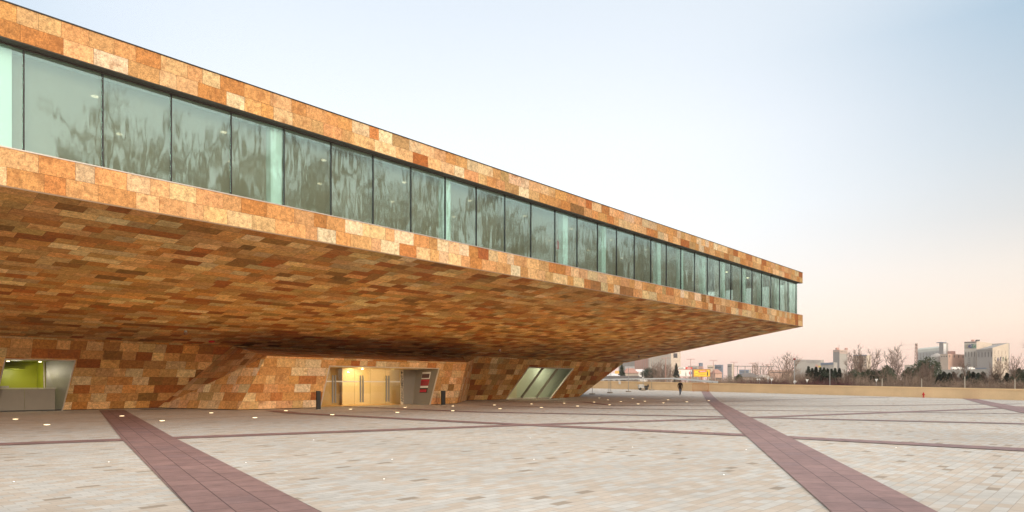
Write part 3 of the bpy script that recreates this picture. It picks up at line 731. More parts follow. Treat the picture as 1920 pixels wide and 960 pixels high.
def barrier():
    a, b = G(1297, 734), G(1329, 734.6); a = ST(84.9, a.dot(V1)); b = ST(84.9, b.dot(V1)); a.z = gz(a.x, a.y); b.z = gz(b.x, b.y)
    r = empty('crowd_barrier', a); tag(r, 'orange metal crowd control barrier leaning by the ochre wall', 'barrier')
    L_ = (b-a); up = ZZ; h = 1.08; m = MB()
    m.tube(ZZ*.18, ZZ*.18+L_, .022); m.tube(ZZ*h, ZZ*h+L_, .022); m.tube(ZZ*.05, ZZ*h, .022); m.tube(L_+ZZ*.05, L_+ZZ*h, .022); m.build('frame', M['orange'], r)
    m = MB(); n = 14
    for k in range(1, n): m.tube(L_*(k/n)+ZZ*.18, L_*(k/n)+ZZ*h, .013, n=4)
    m.build('bars', M['orange'], r)
    for k in (.06, .94):
        m = MB(); m.tube(L_*k+U1*.28+ZZ*.02, L_*k-U1*.28+ZZ*.02, .018); m.tube(L_*k+ZZ*.02, L_*k+ZZ*.18, .018); m.build('foot', M['orange'], r)
barrier()
fp = [(1110.5, 739.5, 1, 'nearest the building edge'), (1143.5, 737, 2, 'with two close poles'), (1178.5, 734.8, 1, 'left of the machine'), (1206, 732.8, 1, 'in front of the machine'), (1222, 731.9, 1, 'paler, right of the machine')]
for px, py, n, lab in fp:
    g = G(px, py); r = empty('fence_post', g); tag(r, 'thin temporary fence post on a concrete foot, '+lab, 'post', 'temporary fence posts beyond the overhang')
    MB().box((0, 0, .07), .72, .24, .14).build('concrete_foot', M['concrete'], r)
    for k in range(n):
        x0 = (k-(n-1)/2)*.24
        MB().tube((x0, 0, .1), (x0, 0, 3.3 if px != 1222 else 1.6), .032, n=6).build('pole', M['concrete'] if px == 1222 else M['greypost'], r)
def machine(px, py):
    g = G(px, py); r = empty('site_compressor', g); tag(r, 'small pale wheeled site machine standing before the ochre wall', 'machine')
    m = MB().box((-.3, 0, .50), .75, .7, .5).box((-.3, 0, .78), .6, .55, .1); m.build('housing', mat('dirty_white', (.55, .54, .5), .6), r)
    MB().box((.35, 0, .45), .55, .55, .32).box((.7, 0, .6), .1, .6, .35).build('engine', M['metal_dark'], r)
    MB().tube((-.7, .2, .62), (-1.0, .2, .75), .03).tube((-1.0, -.2, .75), (-1.0, .2, .75), .03).build('handle', M['steel'], r)
    for sx in (-.45, .45):
        for sy in (-.3, .3): MB().tube((sx, sy-.05, .17), (sx, sy+.05, .17), .17, n=14).build('wheel', M['black'], r)
    MB().box((0, 0, .27), 1.5, .6, .06).build('chassis', M['concrete'], r)
machine(1206, 731.2)

def person(px, py):
    g = G(px, py); r = empty('person', g); tag(r, 'person in a dark brown coat and blue jeans walking across the far plaza', 'person')
    # joints: walking away, mid-stride
    J = {'pelvis': (0, 0, .93), 'waist': (0, .01, 1.08), 'chest': (0, .02, 1.30), 'neck': (0, .02, 1.47), 'headb': (0, 0, 1.55), 'head': (0, -.01, 1.66), 'top': (0, 0, 1.735),
         'hl': (-.10, 0, .88), 'kl': (-.10, -.20, .49), 'al': (-.10, -.12, .09), 'tl': (-.10, -.29, .04),
         'hr': (.10, 0, .88), 'kr': (.11, .10, .48), 'ar': (.12, .36, .15), 'tr': (.12, .25, .04),
         'sl': (-.19, .02, 1.42), 'el': (-.25, .12, 1.15), 'wl': (-.24, .03, .91), 'nl': (-.235, -.03, .80),
         'sr': (.19, .02, 1.42), 'er': (.26, -.04, 1.15), 'wr': (.25, -.16, .94), 'nr': (.245, -.2, .84)}
    Rr = {'pelvis': .15, 'waist': .145, 'chest': .17, 'neck': .065, 'headb': .075, 'head': .10, 'top': .07, 'hl': .10, 'kl': .065, 'al': .045, 'tl': .04, 'hr': .10, 'kr': .065, 'ar': .045, 'tr': .04,
          'sl': .08, 'el': .055, 'wl': .04, 'nl': .03, 'sr': .08, 'er': .055, 'wr': .04, 'nr': .03}
    E = [('pelvis', 'waist'), ('waist', 'chest'), ('chest', 'neck'), ('neck', 'headb'), ('headb', 'head'), ('head', 'top'), ('pelvis', 'hl'), ('hl', 'kl'), ('kl', 'al'), ('al', 'tl'), ('pelvis', 'hr'), ('hr', 'kr'), ('kr', 'ar'), ('ar', 'tr'),
         ('chest', 'sl'), ('sl', 'el'), ('el', 'wl'), ('wl', 'nl'), ('chest', 'sr'), ('sr', 'er'), ('er', 'wr'), ('wr', 'nr')]
    nm = list(J); vv = [J[k] for k in nm]; ee = [(nm.index(a), nm.index(b)) for a, b in E]
    for sgn, w, n in ((-1, 'wl', 'nl'), (1, 'wr', 'nr')):   # five fingers
        b0 = Vector(J[n]); d = (Vector(J[n])-Vector(J[w])).normalized()
        for k in range(5):
            ln = [.05, .075, .085, .078, .06][k]; y = (k-2)*.019
            vv.append(tuple(b0+Vector((0, y, 0))+d*ln*.5)); nm.append('f%s%d' % (n, k)); Rr[nm[-1]] = .009; ee.append((nm.index(n), len(vv)-1))
            vv.append(tuple(b0+Vector((-sgn*.015, y*1.2, 0))+d*ln)); nm.append('g%s%d' % (n, k)); Rr[nm[-1]] = .008; ee.append((len(vv)-2, len(vv)-1))
    me = bpy.data.meshes.new('body'); me.from_pydata(vv, ee, [])
    ob = bpy.data.objects.new('body', me); COL.objects.link(ob)
    sk = ob.modifiers.new('s', 'SKIN'); ob.modifiers.new('u', 'SUBSURF').levels = 2
    for i, k in enumerate(nm):
        me.skin_vertices[0].data[i].radius = (Rr[k], Rr[k]*(.8 if k in ('chest', 'waist', 'pelvis') else 1)); me.skin_vertices[0].data[i].use_root = (i == 0)
    dg = bpy.context.evaluated_depsgraph_get(); nme = bpy.data.meshes.new_from_object(ob.evaluated_get(dg)); bpy.data.objects.remove(ob)
    for mm_ in (mat('dark_brown_coat', (.035, .022, .016), .9), mat('blue_jeans', (.05, .075, .13), .9), mat('skin', (.45, .27, .19), .6), M['black']): nme.materials.append(mm_)
    for p_ in nme.polygons:
        c = p_.center; p_.use_smooth = True
        hand = abs(c.x) > .2 and c.z < .90
        p_.material_index = 2 if (c.z > 1.50 or hand) else 3 if c.z < .10 else 1 if c.z < .80 and abs(c.x) < .2 else 0
    o = bpy.data.objects.new('body', nme); COL.objects.link(o); o.parent = r
    MB().lathe((0, .015, 1.62), [(.085, 0), (.108, .04), (.105, .10), (.07, .15), (.02, .165)], 12).build('hair', mat('dark_hair', (.03, .02, .015), .8), r, smooth=True)
    MB().lathe((0, .02, .74), [(.20, 0), (.19, .15), (.17, .35), (.19, .55), (.20, .66), (.10, .74)], 14, sq=(1, .72)).build('coat', mat('coat_cloth', (.03, .019, .014), .95), r, smooth=True)
    # face, turned away from the camera
    MB().lathe((0, .09, 1.62), [(.004, -.02), (.014, 0), (.008, .03)], 6).build('nose', nme.materials[2], r)
person(1275.5, 741)

# ------------------------------------------------------------------ long ochre wall
def wallfn():
    r = empty('boundary_wall', ST(86.2, 40)); tag(r, 'long low ochre rendered wall closing the far side of the plaza', 'wall')
    a = MB(); b = MB(); off = ST(86.2, 40)
    T = [-30+2*i for i in range(62)]
    def z0(t): p_ = ST(86, t); return gz(p_.x, p_.y)
    for i in range(len(T)-1):
        t0, t1 = T[i], T[i+1]-.006
        for m, s0, s1, h0, h1 in ((a, 86.0, 86.35, -.5, 1.00), (b, 85.95, 86.40, 1.0, 1.15)):
            q = []
            for (dz_) in (h0, h1):
                for (s, t) in ((s0, t0), (s1, t0), (s1, t1 if m is a else T[i+1]), (s0, t1 if m is a else T[i+1])): q.append(ST(s, t, z0(t)+dz_)-off)
            m.add(q, [(3, 2, 1, 0), (4, 5, 6, 7), (0, 1, 5, 4), (1, 2, 6, 5), (2, 3, 7, 6), (3, 0, 4, 7)])
    a.build('wall_face', M['wallstone'], r); b.build('wall_cap', M['cap'], r)
wallfn()
g = ST(85.93, 0); 
def wallsign():
    a = (1162-960)/1280; d = 85.9/(U1.y+U1.x*a); p_ = P(1162, 717.8, d); m = MB().box(p_, .38, .02, .42, V1, U1)
    o = m.build('wall_notice', M['white']); tag(o, 'small white notice fixed high on the ochre wall', 'sign')
wallsign()
# ------------------------------------------------------------------ vegetation
M['bark'] = mat('winter_bark', (.155, .105, .075), .95, noise=.2, nscale=2)
M['twig'] = mat('winter_twigs', (.22, .15, .115), .95, noise=.2, nscale=1)
M['palebark'] = mat('pale_bark', (.55, .48, .40), .9)
M['leaf_dark'] = mat('dark_evergreen', (.022, .038, .018), .9, noise=.5, nscale=1.2)
M['leaf_mid'] = mat('olive_evergreen', (.045, .060, .026), .9, noise=.5, nscale=1.2)
M['brush'] = mat('dry_brushwood', (.25, .175, .125), .95, noise=.35, nscale=.6)
M['redbrush'] = mat('reddish_brushwood', (.11, .045, .04), .95, noise=.35, nscale=.6)
def bare_tree_mesh(seed, h, trunk=.16, limbs=8, spread=50, tr=.16, sub=9, twigs=7, tw=.016, lean=.4, width=.5):
    """short trunk, a fan of limbs that curve up, branches off every limb, fine twigs off every branch"""
    rnd = random.Random(seed); tk = MB(); cr = MB()
    zt0 = h*trunk; tk.tube((0, 0, 0), (0, 0, zt0), tr, tr*.8, 7, caps=False)
    tk.tube((0, 0, zt0), (0, 0, zt0+h*.10), tr*.8, tr*.45, 6, caps=False)
    def path(p, d, ln, n, up):
        pts = [p]
        for k in range(n):
            d = (d+ZZ*up+Vector((rnd.gauss(0, .09), rnd.gauss(0, .09), rnd.gauss(0, .05)))).normalized(); p = p+d*(ln/n); pts.append(p)
        return pts
    for i in range(limbs):
        an = 6.283*i/limbs+rnd.uniform(-.4, .4); th = R(spread)*rnd.uniform(.15, 1) if i else R(5)
        d = Vector((math.cos(an)*math.sin(th), math.sin(an)*math.sin(th), math.cos(th)))
        p0 = Vector((0, 0, zt0+rnd.uniform(0, h*.10))); ln = (h-zt0)*rnd.uniform(.82, 1.02)
        pts = path(p0, d, ln, 9, lean*.16)
        for k in range(9):
            r0 = tr*.5*(1-k/9.5)+tw; cr.tube(pts[k], pts[k+1], r0, tr*.5*(1-(k+1)/9.5)+tw, 4, caps=False)
        for j in range(sub):
            f = 1.6+7.0*(j+rnd.random())/sub; k = min(8, int(f)); p = pts[k].lerp(pts[k+1], f-k); dd = (pts[k+1]-pts[k]).normalized()
            ax = dd.orthogonal().normalized(); ax.rotate(Matrix.Rotation(rnd.uniform(0, 6.283), 3, dd))
            b = path(p, (dd*.75+ax*.75).normalized(), h*rnd.uniform(.14, .27)*(1.15-f/14), 3, .10)
            for q in range(3): cr.tube(b[q], b[q+1], tw*1.9*(1-q*.22), tw*1.5*(1-q*.22), 3, caps=False)
            for _ in range(twigs):
                q = rnd.uniform(.4, 2.95); kk = int(q); c = b[kk].lerp(b[kk+1], q-kk); dt = (b[kk+1]-b[kk]).normalized()
                t = (dt+ZZ*.25+Vector((rnd.gauss(0, 1), rnd.gauss(0, 1), rnd.gauss(0, 1)))*.42).normalized()
                cr.tube(c, c+t*h*rnd.uniform(.05, .12), tw, tw*.45, 3, caps=False)
    mz = sorted(v[2] for v in cr.v)[int(len(cr.v)*.995)]; k = h/mz
    for mb_ in (tk, cr): mb_.v = [(a_*k, b_*k, c_*k) for a_, b_, c_ in mb_.v]
    return tk, cr
def make_tree(name, seed, h, mats, **kw):
    tk, cr = bare_tree_mesh(seed, h, **kw)
    return tk, cr, mats
tree_cache = {}
def put_tree(kind, px, d, top, label, group, rz, wid=1.0, base=-.35, name='bare_tree'):
    h = H + (721-top)/1280*d - base
    if kind not in tree_cache:
        sp_ = KINDS[kind]; tk, cr = bare_tree_mesh(**sp_['a'])
        t0 = tk.build('trunk', sp_['m'][0]); c0 = cr.build('crown', sp_['m'][1]); tree_cache[kind] = (t0.data, c0.data, sp_['a']['h'])
        bpy.data.objects.remove(t0); bpy.data.objects.remove(c0)
    a, b, hh = tree_cache[kind]
    r = empty(name, (((px-960)/1280)*d, d, base), rz); k = h/hh; r.scale = (k*wid, k*wid, k)
    tag(r, label, 'tree', group)
    for nm_, me in (('trunk', a), ('crown', b)):
        o = bpy.data.objects.new(nm_, me); COL.objects.link(o); o.parent = r
    return r
BT = [M['bark'], M['twig']]
KINDS = {'round': dict(a=dict(seed=3, h=11, trunk=.10, limbs=16, spread=52, tr=.13, sub=12, twigs=8, tw=.026, lean=.9), m=BT),
         'vase': dict(a=dict(seed=8, h=11, trunk=.12, limbs=10, spread=36, tr=.13, sub=10, twigs=7, tw=.025, lean=.55), m=BT),
         'tall': dict(a=dict(seed=14, h=13, trunk=.12, limbs=7, spread=30, tr=.18, sub=9, twigs=6, tw=.024, lean=.3), m=BT),
         'young': dict(a=dict(seed=21, h=5, trunk=.6, limbs=6, spread=34, tr=.085, sub=5, twigs=4, tw=.009, lean=.3), m=[M['palebark'], M['twig']]),
         'big': dict(a=dict(seed=44, h=26, trunk=.10, limbs=8, spread=20, tr=.95, sub=7, twigs=4, tw=.11, lean=.35), m=BT)}
TG_ = 'bare winter trees beyond the ochre wall'
for a in [('round', 1617, 165, 651, 'wide rounded bare tree in front of the small tan block', .3, .95),
          ('vase', 1683, 170, 649, 'large open bare tree between the tan block and the lattice pylon', 1.2, .95),
          ('tall', 1464, 250, 668, 'bare tree with spreading twigs left of the tall thin mast', .6, 1.5),
          ('tall', 1478, 260, 660, 'tallest feathery bare tree just left of the thin mast', 2.0, 1.3),
          ('tall', 1427, 300, 680, 'faint slim bare tree above the arched market roofs', 1.0, 1.3),
          ('tall', 1419, 320, 678, 'faintest slim bare tree among the double street lamps', 2.6, 1.0),
          ('round', 1739, 150, 676, 'bare tree growing before the dark round evergreen', 2.2, .7),
          ('vase', 1702, 140, 690, 'low bare tree right at the foot of the lattice pylon', 3.1, .7),
          ('vase', 1876, 150, 672, 'bare tree in front of the cream silo face with lettering', .9, .85),
          ('vase', 1898, 160, 665, 'reddish bare tree just right of the cream silo face', 2.9, .8),
          ('vase', 1941, 118, 618, 'large bare tree cut by the right edge of the picture', 4.0, .9),
          ('round', 1588, 145, 690, 'low bare tree right of the conifer hedge', 1.9, .6),
          ('round', 1243, 330, 676, 'big bare tree before the striped pale tower', 1.9, 1.2),
          ('vase', 1232, 300, 684, 'bare tree right of the round green pine', .4, 1.1),
          ('vase', 1256, 310, 682, 'bare tree just left of the billboards', 3.4, 1.0),
          ('round', 1795, 128, 694, 'bare tree among the dark evergreens below the pink block', 2.0, .9),
          ('round', 1857, 128, 690, 'bare tree among the dark evergreens below the slotted block', 5.0, 1.0)]:
    put_tree(a[0], a[1], a[2], a[3], a[4], TG_, a[5], a[6])
for px, d, top, lab in ((1654, 104, 684, 'young tree with pale trunk below the low hazy roofs'), (1728, 102, 684, 'young tree with pale trunk in front of the dark round evergreen'),
                        (1809, 100, 676, 'young tree with pale trunk under the lettered silo block'), (1903, 99, 684, 'young tree with pale trunk near the right edge')):
    put_tree('young', px, d, top, lab, 'young trees with pale trunks', px, 1.1, name='young_tree')
def foliage(seed, n, shape, leaf, cl=24):
    """leaf-sized faces in clumps; shape(rnd) gives a clump centre and radius"""
    rnd = random.Random(seed); m = MB()
    for _ in range(n):
        c, r = shape(rnd)
        for _ in range(cl):
            d = Vector((rnd.gauss(0, 1), rnd.gauss(0, 1), rnd.gauss(0, 1))); d = d.normalized()*r*rnd.random()**.4
            p = c+d; a = Vector((rnd.uniform(-1, 1), rnd.uniform(-1, 1), rnd.uniform(-1, 1))).normalized(); b = a.orthogonal().normalized(); s = leaf*rnd.uniform(.6, 1.4)
            m.add([p-a*s, p+b*s*.6, p+a*s, p-b*s*.6], [(0, 1, 2, 3)])
    return m
def sh_cone(h, w):
    def f(rnd):
        z = h*rnd.random()**1.3; rr = w*(1-z/h)**.8*rnd.uniform(.5, 1); an = rnd.uniform(0, 6.283)
        return Vector((math.cos(an)*rr, math.sin(an)*rr, z)), .28*w*(1.1-z/h)+.08
    return f
def sh_ball(h, w, z0):
    def f(rnd):
        d = Vector((rnd.gauss(0, 1), rnd.gauss(0, 1), rnd.gauss(0, 1))).normalized()*rnd.uniform(.55, 1)
        return Vector((d.x*w, d.y*w, z0+(h-z0)/2+d.z*(h-z0)/2)), .24*w
    return f
ev = {}
def put_ever(kind, px, d, top, label, wid=1.0, rz=0, base=-.35, group='evergreens beyond the ochre wall'):
    if kind not in ev:
        if kind == 'cone': m = foliage(5, 230, sh_cone(6, 1.1), .11, 22); hh = 6; mt = M['leaf_dark']
        elif kind == 'cone2': m = foliage(9, 230, sh_cone(6, 1.5), .12, 22); hh = 6; mt = M['leaf_dark']
        elif kind == 'ball': m = foliage(6, 200, sh_ball(6, 2.3, .6), .14, 26); hh = 6; mt = M['leaf_mid']
        elif kind == 'pine': m = foliage(7, 120, sh_ball(6, 2.4, 3.0), .16, 26); hh = 6; mt = M['leaf_dark']
        c = m.build('crown', mt); t = MB().tube((0, 0, 0), (0, 0, 4.5), .14, .05, 6).build('trunk', M['bark']); ev[kind] = (c.data, t.data, hh)
        bpy.data.objects.remove(c); bpy.data.objects.remove(t)
    a, b, hh = ev[kind]; h = H+(721-top)/1280*d-base
    r = empty('evergreen_tree', ((px-960)/1280*d, d, base), rz); k = h/hh; r.scale = (k*wid, k*wid, k); tag(r, label, 'tree', group)
    for nm_, me in (('crown', a), ('trunk', b)):
        o = bpy.data.objects.new(nm_, me); COL.objects.link(o); o.parent = r
rnd = random.Random(77)
hedge = [1516, 1523, 1530, 1538, 1545, 1552, 1559, 1566, 1574]
for i, px in enumerate(hedge):
    put_ever('cone', px, 150+rnd.uniform(-5, 5), 688+rnd.uniform(-2.5, 4), ORD[i]+' pointed dark conifer from the left in the row before the square tower', 1.45, px, group='pointed conifers in a row')
for i, (px, top) in enumerate([(1762, 701), (1770, 697), (1780, 699), (1788, 697), (1803, 700), (1816, 695), (1825, 697), (1834, 699), (1843, 697), (1868, 700), (1888, 699)]):
    put_ever('cone2', px, 135+rnd.uniform(-8, 8), top, ORD[i]+' dark conifer from the left in the belt below the silo buildings', 1.5, px, group='dark conifers below the silos')
put_ever('ball', 1735, 160, 671, 'large round dark evergreen beside the lattice pylon', 1.05, 0)
put_ever('ball', 1662, 158, 686, 'rounded olive evergreen left of the large open bare tree', .8, 1)
put_ever('ball', 1706, 160, 690, 'low dark evergreen left of the lattice pylon', .9, 2)
put_ever('ball', 1914, 130, 692, 'low dark evergreen at the right edge', .9, 2)
put_ever('ball', 1418.5-33, 240, 702, 'small dark bush left of the arched market roof', .7, 2)
put_ever('pine', 1218, 330, 691, 'round topped green pine right of the white roofed house', 1.1, 1)
put_ever('cone2', 1166, 330, 683, 'dark conifer left of the pinkish house roof', 1.0, 1)
put_ever('cone2', 1268, 300, 681, 'tall dark conifer just left of the white billboard', .75, 4)
for i in range(7): put_ever('ball', 1598+i*11, 150+rnd.uniform(-6, 6), 696+rnd.uniform(-3, 4), ORD[i]+' low dark evergreen from the left under the rounded bare tree', .95, i, group='low evergreens under the bare trees')
def brushwood(name, mt, spans, seed, label):
    rnd = random.Random(seed); m = MB()
    for (x0, x1, d0, d1, t0, t1, n) in spans:
        for _ in range(n):
            px = rnd.uniform(x0, x1); d = rnd.uniform(d0, d1); h = H+(721-rnd.uniform(t0, t1))/1280*d+.35; h *= .72+.34*(math.sin(px*.31)*math.sin(px*.083+1)+.5)*rnd.uniform(.6, 1.2)
            b = Vector(((px-960)/1280*d, d, -.35))
            for _ in range(6):
                e = b+Vector((rnd.gauss(0, .28)*h, rnd.gauss(0, .28)*h, h*rnd.uniform(.5, 1.0)))
                m.tube(b, b.lerp(e, .5)+Vector((rnd.gauss(0, .1), rnd.gauss(0, .1), 0)), .035, .03, 3, caps=False)
                mid = b.lerp(e, .5); m.tube(mid, e, .03, .015, 3, caps=False)
                for _ in range(3):
                    f = mid.lerp(e, rnd.random()); m.tube(f, f+Vector((rnd.gauss(0, .5), rnd.gauss(0, .5), rnd.uniform(.1, .8))), .02, .01, 3, caps=False)
    o = m.build(name, mt); tag(o, label, 'brushwood', kind='stuff')
brushwood('brushwood', M['brush'], [(1335, 1530, 140, 240, 700, 712, 420), (1480, 1512, 130, 170, 690, 706, 90), (1575, 1760, 118, 150, 697, 715, 300), (1760, 1935, 105, 120, 711, 717, 170), (1140, 1340, 200, 300, 703, 712, 240)], 1, 'tangled brown winter brushwood behind the ochre wall')
brushwood('red_brushwood', M['redbrush'], [(1385, 1475, 118, 135, 710, 716, 150), (1500, 1600, 112, 130, 709, 716, 170)], 2, 'dark reddish winter scrub low behind the ochre wall')
def mound(px, py, d, w, h, label):
    c = P(px, py, d); m = MB(); rnd = random.Random(int(px)); prof = [(w*(1-k/6)**.7 if k < 6 else .05, h*k/6) for k in range(7)]
    m.lathe((c.x, c.y, -.35), [(r*(1+rnd.uniform(-.06, .06)), z) for r, z in prof], 16)
    o = m.build('earth_mound', mat('bare_earth', (.30, .23, .17), .95, noise=.2, nscale=.8)); tag(o, label, 'earth mound', 'mounds of bare earth')
mound(1670, 715, 112, 1.6, 1.6, 'small bare earth mound left of the pylon foot')
mound(1712, 715, 112, 2.0, 1.45, 'wide bare earth mound at the pylon foot')
mound(1740, 717, 108, 1.8, 1.0, 'lowest bare earth mound right of the pylon')
# trees across the square, behind the viewer, mirrored in the glazing
rnd = random.Random(5)
for i in range(21):
    s = 20+i*7.8+rnd.uniform(-2, 2); t = -15+rnd.uniform(-3, 3); p_ = ST(s, t); k = rnd.uniform(.9, 1.15)
    put_tree('big', 960, 1, 0, ORD[i]+' tall bare tree from the left in the row facing the hall', 'tall bare trees facing the glazing', rnd.uniform(0, 6)).location = (p_.x, p_.y, -.2)
    o = [x for x in COL.objects if x.name.startswith('bare_tree')][-1]
for o in COL.objects:
    if o.get('group') == 'tall bare trees facing the glazing':
        o.scale = (1.15, 1.15, rnd.uniform(.95, 1.2))

# ------------------------------------------------------------------ the city behind
def M_(name, c, n=.05, s=.15): return mat(name, c, .85, noise=n, nscale=s)
C = dict(grey=M_('grey_render', (.31, .295, .285)), lgrey=M_('light_grey_render', (.38, .36, .335)), pink=M_('pink_brick', (.52, .30, .25)), cream=M_('cream_render', (.58, .49, .40)), tan=M_('tan_render', (.46, .38, .32)),
         salmon=M_('salmon_render', (.58, .38, .30)), dark=mat('dark_opening', (.06, .06, .065), .4), blue=M_('blue_grey_panel', (.16, .20, .26)), white=M_('white_render', (.72, .70, .68)), roof=M_('pale_roof', (.55, .56, .52)),
         tile=M_('terracotta_roof', (.40, .22, .17)), steel=M_('silo_steel', (.42, .43, .43)))
def foot(*pts): return [Vector(((px-960)/1280*d, d, 0)) for px, d in pts]
def zt(py, d): return H+(721-py)/1280*d
def block(name, label, cat, left, corner, right, top, m_main, group=None, m_side=None, depth=12):
    """a block seen at its corner: left, corner, right are (px, distance)"""
    A, B, Cc = foot(left, corner, right); Dd = A+(Cc-B)
    tops = top if hasattr(top, '__len__') else [top]*3
    z = [zt(tops[0], left[1]), zt(tops[1], corner[1]), zt(tops[2], right[1])]; z.append(z[0]+z[2]-z[1])
    r = empty(name, (B.x, B.y, -.35)); tag(r, label, cat, group); off = Vector((B.x, B.y, -.35))
    m = MB(); ft_ = [A, B, Cc, Dd]; n = 4
    vs_ = [Vector((p.x, p.y, -.4))-off for p in ft_]+[Vector((p.x, p.y, zz))-off for p, zz in zip(ft_, z)]
    m.add(vs_, [(4, 5, 6, 7), (0, 1, 5, 4)], 0); m.add(vs_, [(1, 2, 6, 5), (2, 3, 7, 6), (3, 0, 4, 7)], 1)
    m.build('wall', [m_main, m_side or m_main], r)
    def face(i, u0, u1, py0, py1, material, nm, proud=.06):
        p0, p1 = (A, B) if i == 0 else (B, Cc); dd = (left[1]+corner[1])/2 if i == 0 else (right[1]+corner[1])/2
        nrm = (p1-p0).normalized(); nrm = Vector((nrm.y, -nrm.x, 0))
        a = p0.lerp(p1, u0)+nrm*proud; b = p0.lerp(p1, u1)+nrm*proud; za, zb = zt(py0, dd), zt(py1, dd)
        th_ = (p1-p0).normalized()*((b-a).length); c = (a+b)/2; c = Vector((c.x, c.y, (za+zb)/2))-off
        return MB().box(c, (b-a).length, .12, abs(zb-za), (p1-p0).normalized(), nrm).build(nm, material, r)
    return r, face, (A, B, Cc, off, nrmf(A, B), nrmf(B, Cc))
def nrmf(a, b):
    n = (b-a).normalized(); return Vector((n.y, -n.x, 0))
def rooftop(r, off, px, d, py0, py1, w, material, name):
    p = P(px, py1, d); h = (py0-py1)/1280*d; wd = w/1280*d
    return MB().box(Vector((p.x, p.y, p.z-h/2))-off, wd, wd, h).build(name, material, r)
# square tower; its lighter right face paints the sunlight on that side
r, face, q = block('square_tower', 'square grey tower with pink top band rising above the conifer hedge', 'tower', (1562, 505), (1574, 500), (1589, 508), 656, C['grey'], m_side=C['lgrey'])
off = q[3]
C['band'] = M_('pale_pink_band', (.52, .40, .35)); face(0, 0, 1, 660, 656.2, C['band'], 'top_band'); face(1, 0, 1, 663, 656.2, C['band'], 'top_band')
rooftop(r, off, 1570, 504, 656, 652, 5, C['pink'], 'roof_hut'); rooftop(r, off, 1586.5, 509, 656, 652.5, 4, C['pink'], 'roof_hut')
b_ = P(1573, 653, 503)-off; MB().tube(b_, b_+ZZ*2.6, .12).tube(b_+ZZ*2, b_+ZZ*2+Vector((1, 0, 0)), .08).build('antenna', C['lgrey'], r)
for k in range(4): face(1, .12+k*.2, .2+k*.2, 660.5, 659, C['dark'], 'window', .2)
# tan block with windows
r, face, q = block('apartment_block', 'small tan apartment block with dark window grid behind the rounded bare tree', 'building', (1600, 400), (1626, 396), (1633, 402), 666, C['tan'], m_side=C['cream'])
for j in range(4):
    for k in range(5): face(0, .08+k*.18, .18+k*.18, 671+j*5.2, 668.2+j*5.2, C['dark'], 'window')
face(0, 0, 1, 667, 665.4, C['blue'], 'parapet', .3)
# grey building with arch motifs
r, face, q = block('market_hall', 'pale grey hall with curved roof motifs behind the conifer hedge', 'building', (1490, 452), (1539, 446), (1545, 460), (674, 675, 675), C['lgrey'])
for k in range(6): face(0, .05+k*.06, .085+k*.06, 678.5, 675.5, C['grey'], 'roof_vent')
for u in (.60, .82):
    A, B = q[0], q[1]; c = A.lerp(B, u)+q[4]*.25; m = MB(); z = zt(676, 450); n = 10
    pts = [c+(B-A).normalized()*(math.cos(math.pi*i/n)*2.6)+ZZ*(z-math.sin(math.pi*i/n)*1.9) for i in range(n+1)]
    m.add([p-off*0-q[3] for p in pts]+[p-q[3]-q[4]*.15 for p in pts], [tuple(range(n, -1, -1)), tuple(range(n+1, 2*n+2))]); m.build('arch_motif', C['grey'], r)
face(0, .80, .89, 690, 684, C['pink'], 'red_door')
face(0, .90, 1, 689, 686, mat('yellow_panel', (.6, .42, .08), .7), 'yellow_panel')
r, face, q = block('warehouse', 'low blue grey warehouse between the pale hall and the square tower', 'building', (1539, 430), (1563, 425), (1570, 432), (681, 679, 680), C['lgrey']); face(0, 0, 1, 684, 680, C['blue'], 'roof_band', .4)
# grain silo complex; warm sunlight put into the colour of right-hand faces
silo = []
r, face, q = block('silo_battery', 'long grey battery of grain silos with a pale roof left of the silo tower', 'silo', (1720, 530), (1763, 515), (1768, 530), (661, 657, 658), C['steel'])
for k in range(7): face(0, k/7-.012 if k else 0.0, k/7+.012, 716, 661, C['grey'], 'rib', .35)
A, B, Cc, off = q[0], q[1], q[2], q[3]
m = MB(); up0, up1 = zt(661, 530), zt(657, 515); n = 6
pf = [(0, 0), (.15, 2.0), (1.0, 3.0), (3, 3.5), (7, 3.6), (9, 0)]
bk = -q[4]
v_ = []
for (P0, z_) in ((A, up0), (B, up1)):
    for (dd, hh) in pf: v_.append(Vector((P0.x, P0.y, z_+hh))+bk*dd-off)
L_ = len(pf); m.add(v_, [(i, L_+i, L_+i+1, i+1) for i in range(L_-1)]+[tuple(range(L_)), tuple(range(2*L_-1, L_-1, -1))]); m.build('roof', C['roof'], r)
r, face, q = block('elevator_tower', 'slender grain elevator tower with antennas on its flat cap', 'tower', (1761, 500), (1768.5, 496), (1778, 503), 643, C['grey'], m_side=C['lgrey'])
off = q[3]; p = P(1768.5, 642, 500); MB().box(Vector((p.x, p.y+2, p.z))-off, 4.6, 4.6, .5).build('cap', C['blue'], r)
face(1, .05, .55, 664, 645, C['white'], 'white_strip')
MB().tube(Vector((p.x-1.5, p.y, p.z))-off, Vector((p.x-1.5, p.y, p.z+2.6))-off, .14).tube(Vector((p.x+2, p.y, p.z))-off, Vector((p.x+2, p.y, p.z+2.2))-off, .2).build('antenna', C['white'], r)
m = MB(); c = P(1757, 716, 490); m.lathe((c.x, c.y, -.4), [(4.4, 0), (4.4, 21.8), (3.5, 23), (.4, 24.6)], 20)
o = m.build('round_silo', C['lgrey'], smooth=False); tag(o, 'round pale silo with conical top left of the pink block', 'silo')
r, face, q = block('mill_block', 'grey and salmon mill block with small top windows between elevator tower and lettered block', 'building', (1763, 482), (1778, 478), (1810, 492), (664, 663.5, 665), C['tan'], m_side=C['salmon'])
for k in range(3): face(0, .12+k*.3, .26+k*.3, 669.5, 667.3, C['dark'], 'window')
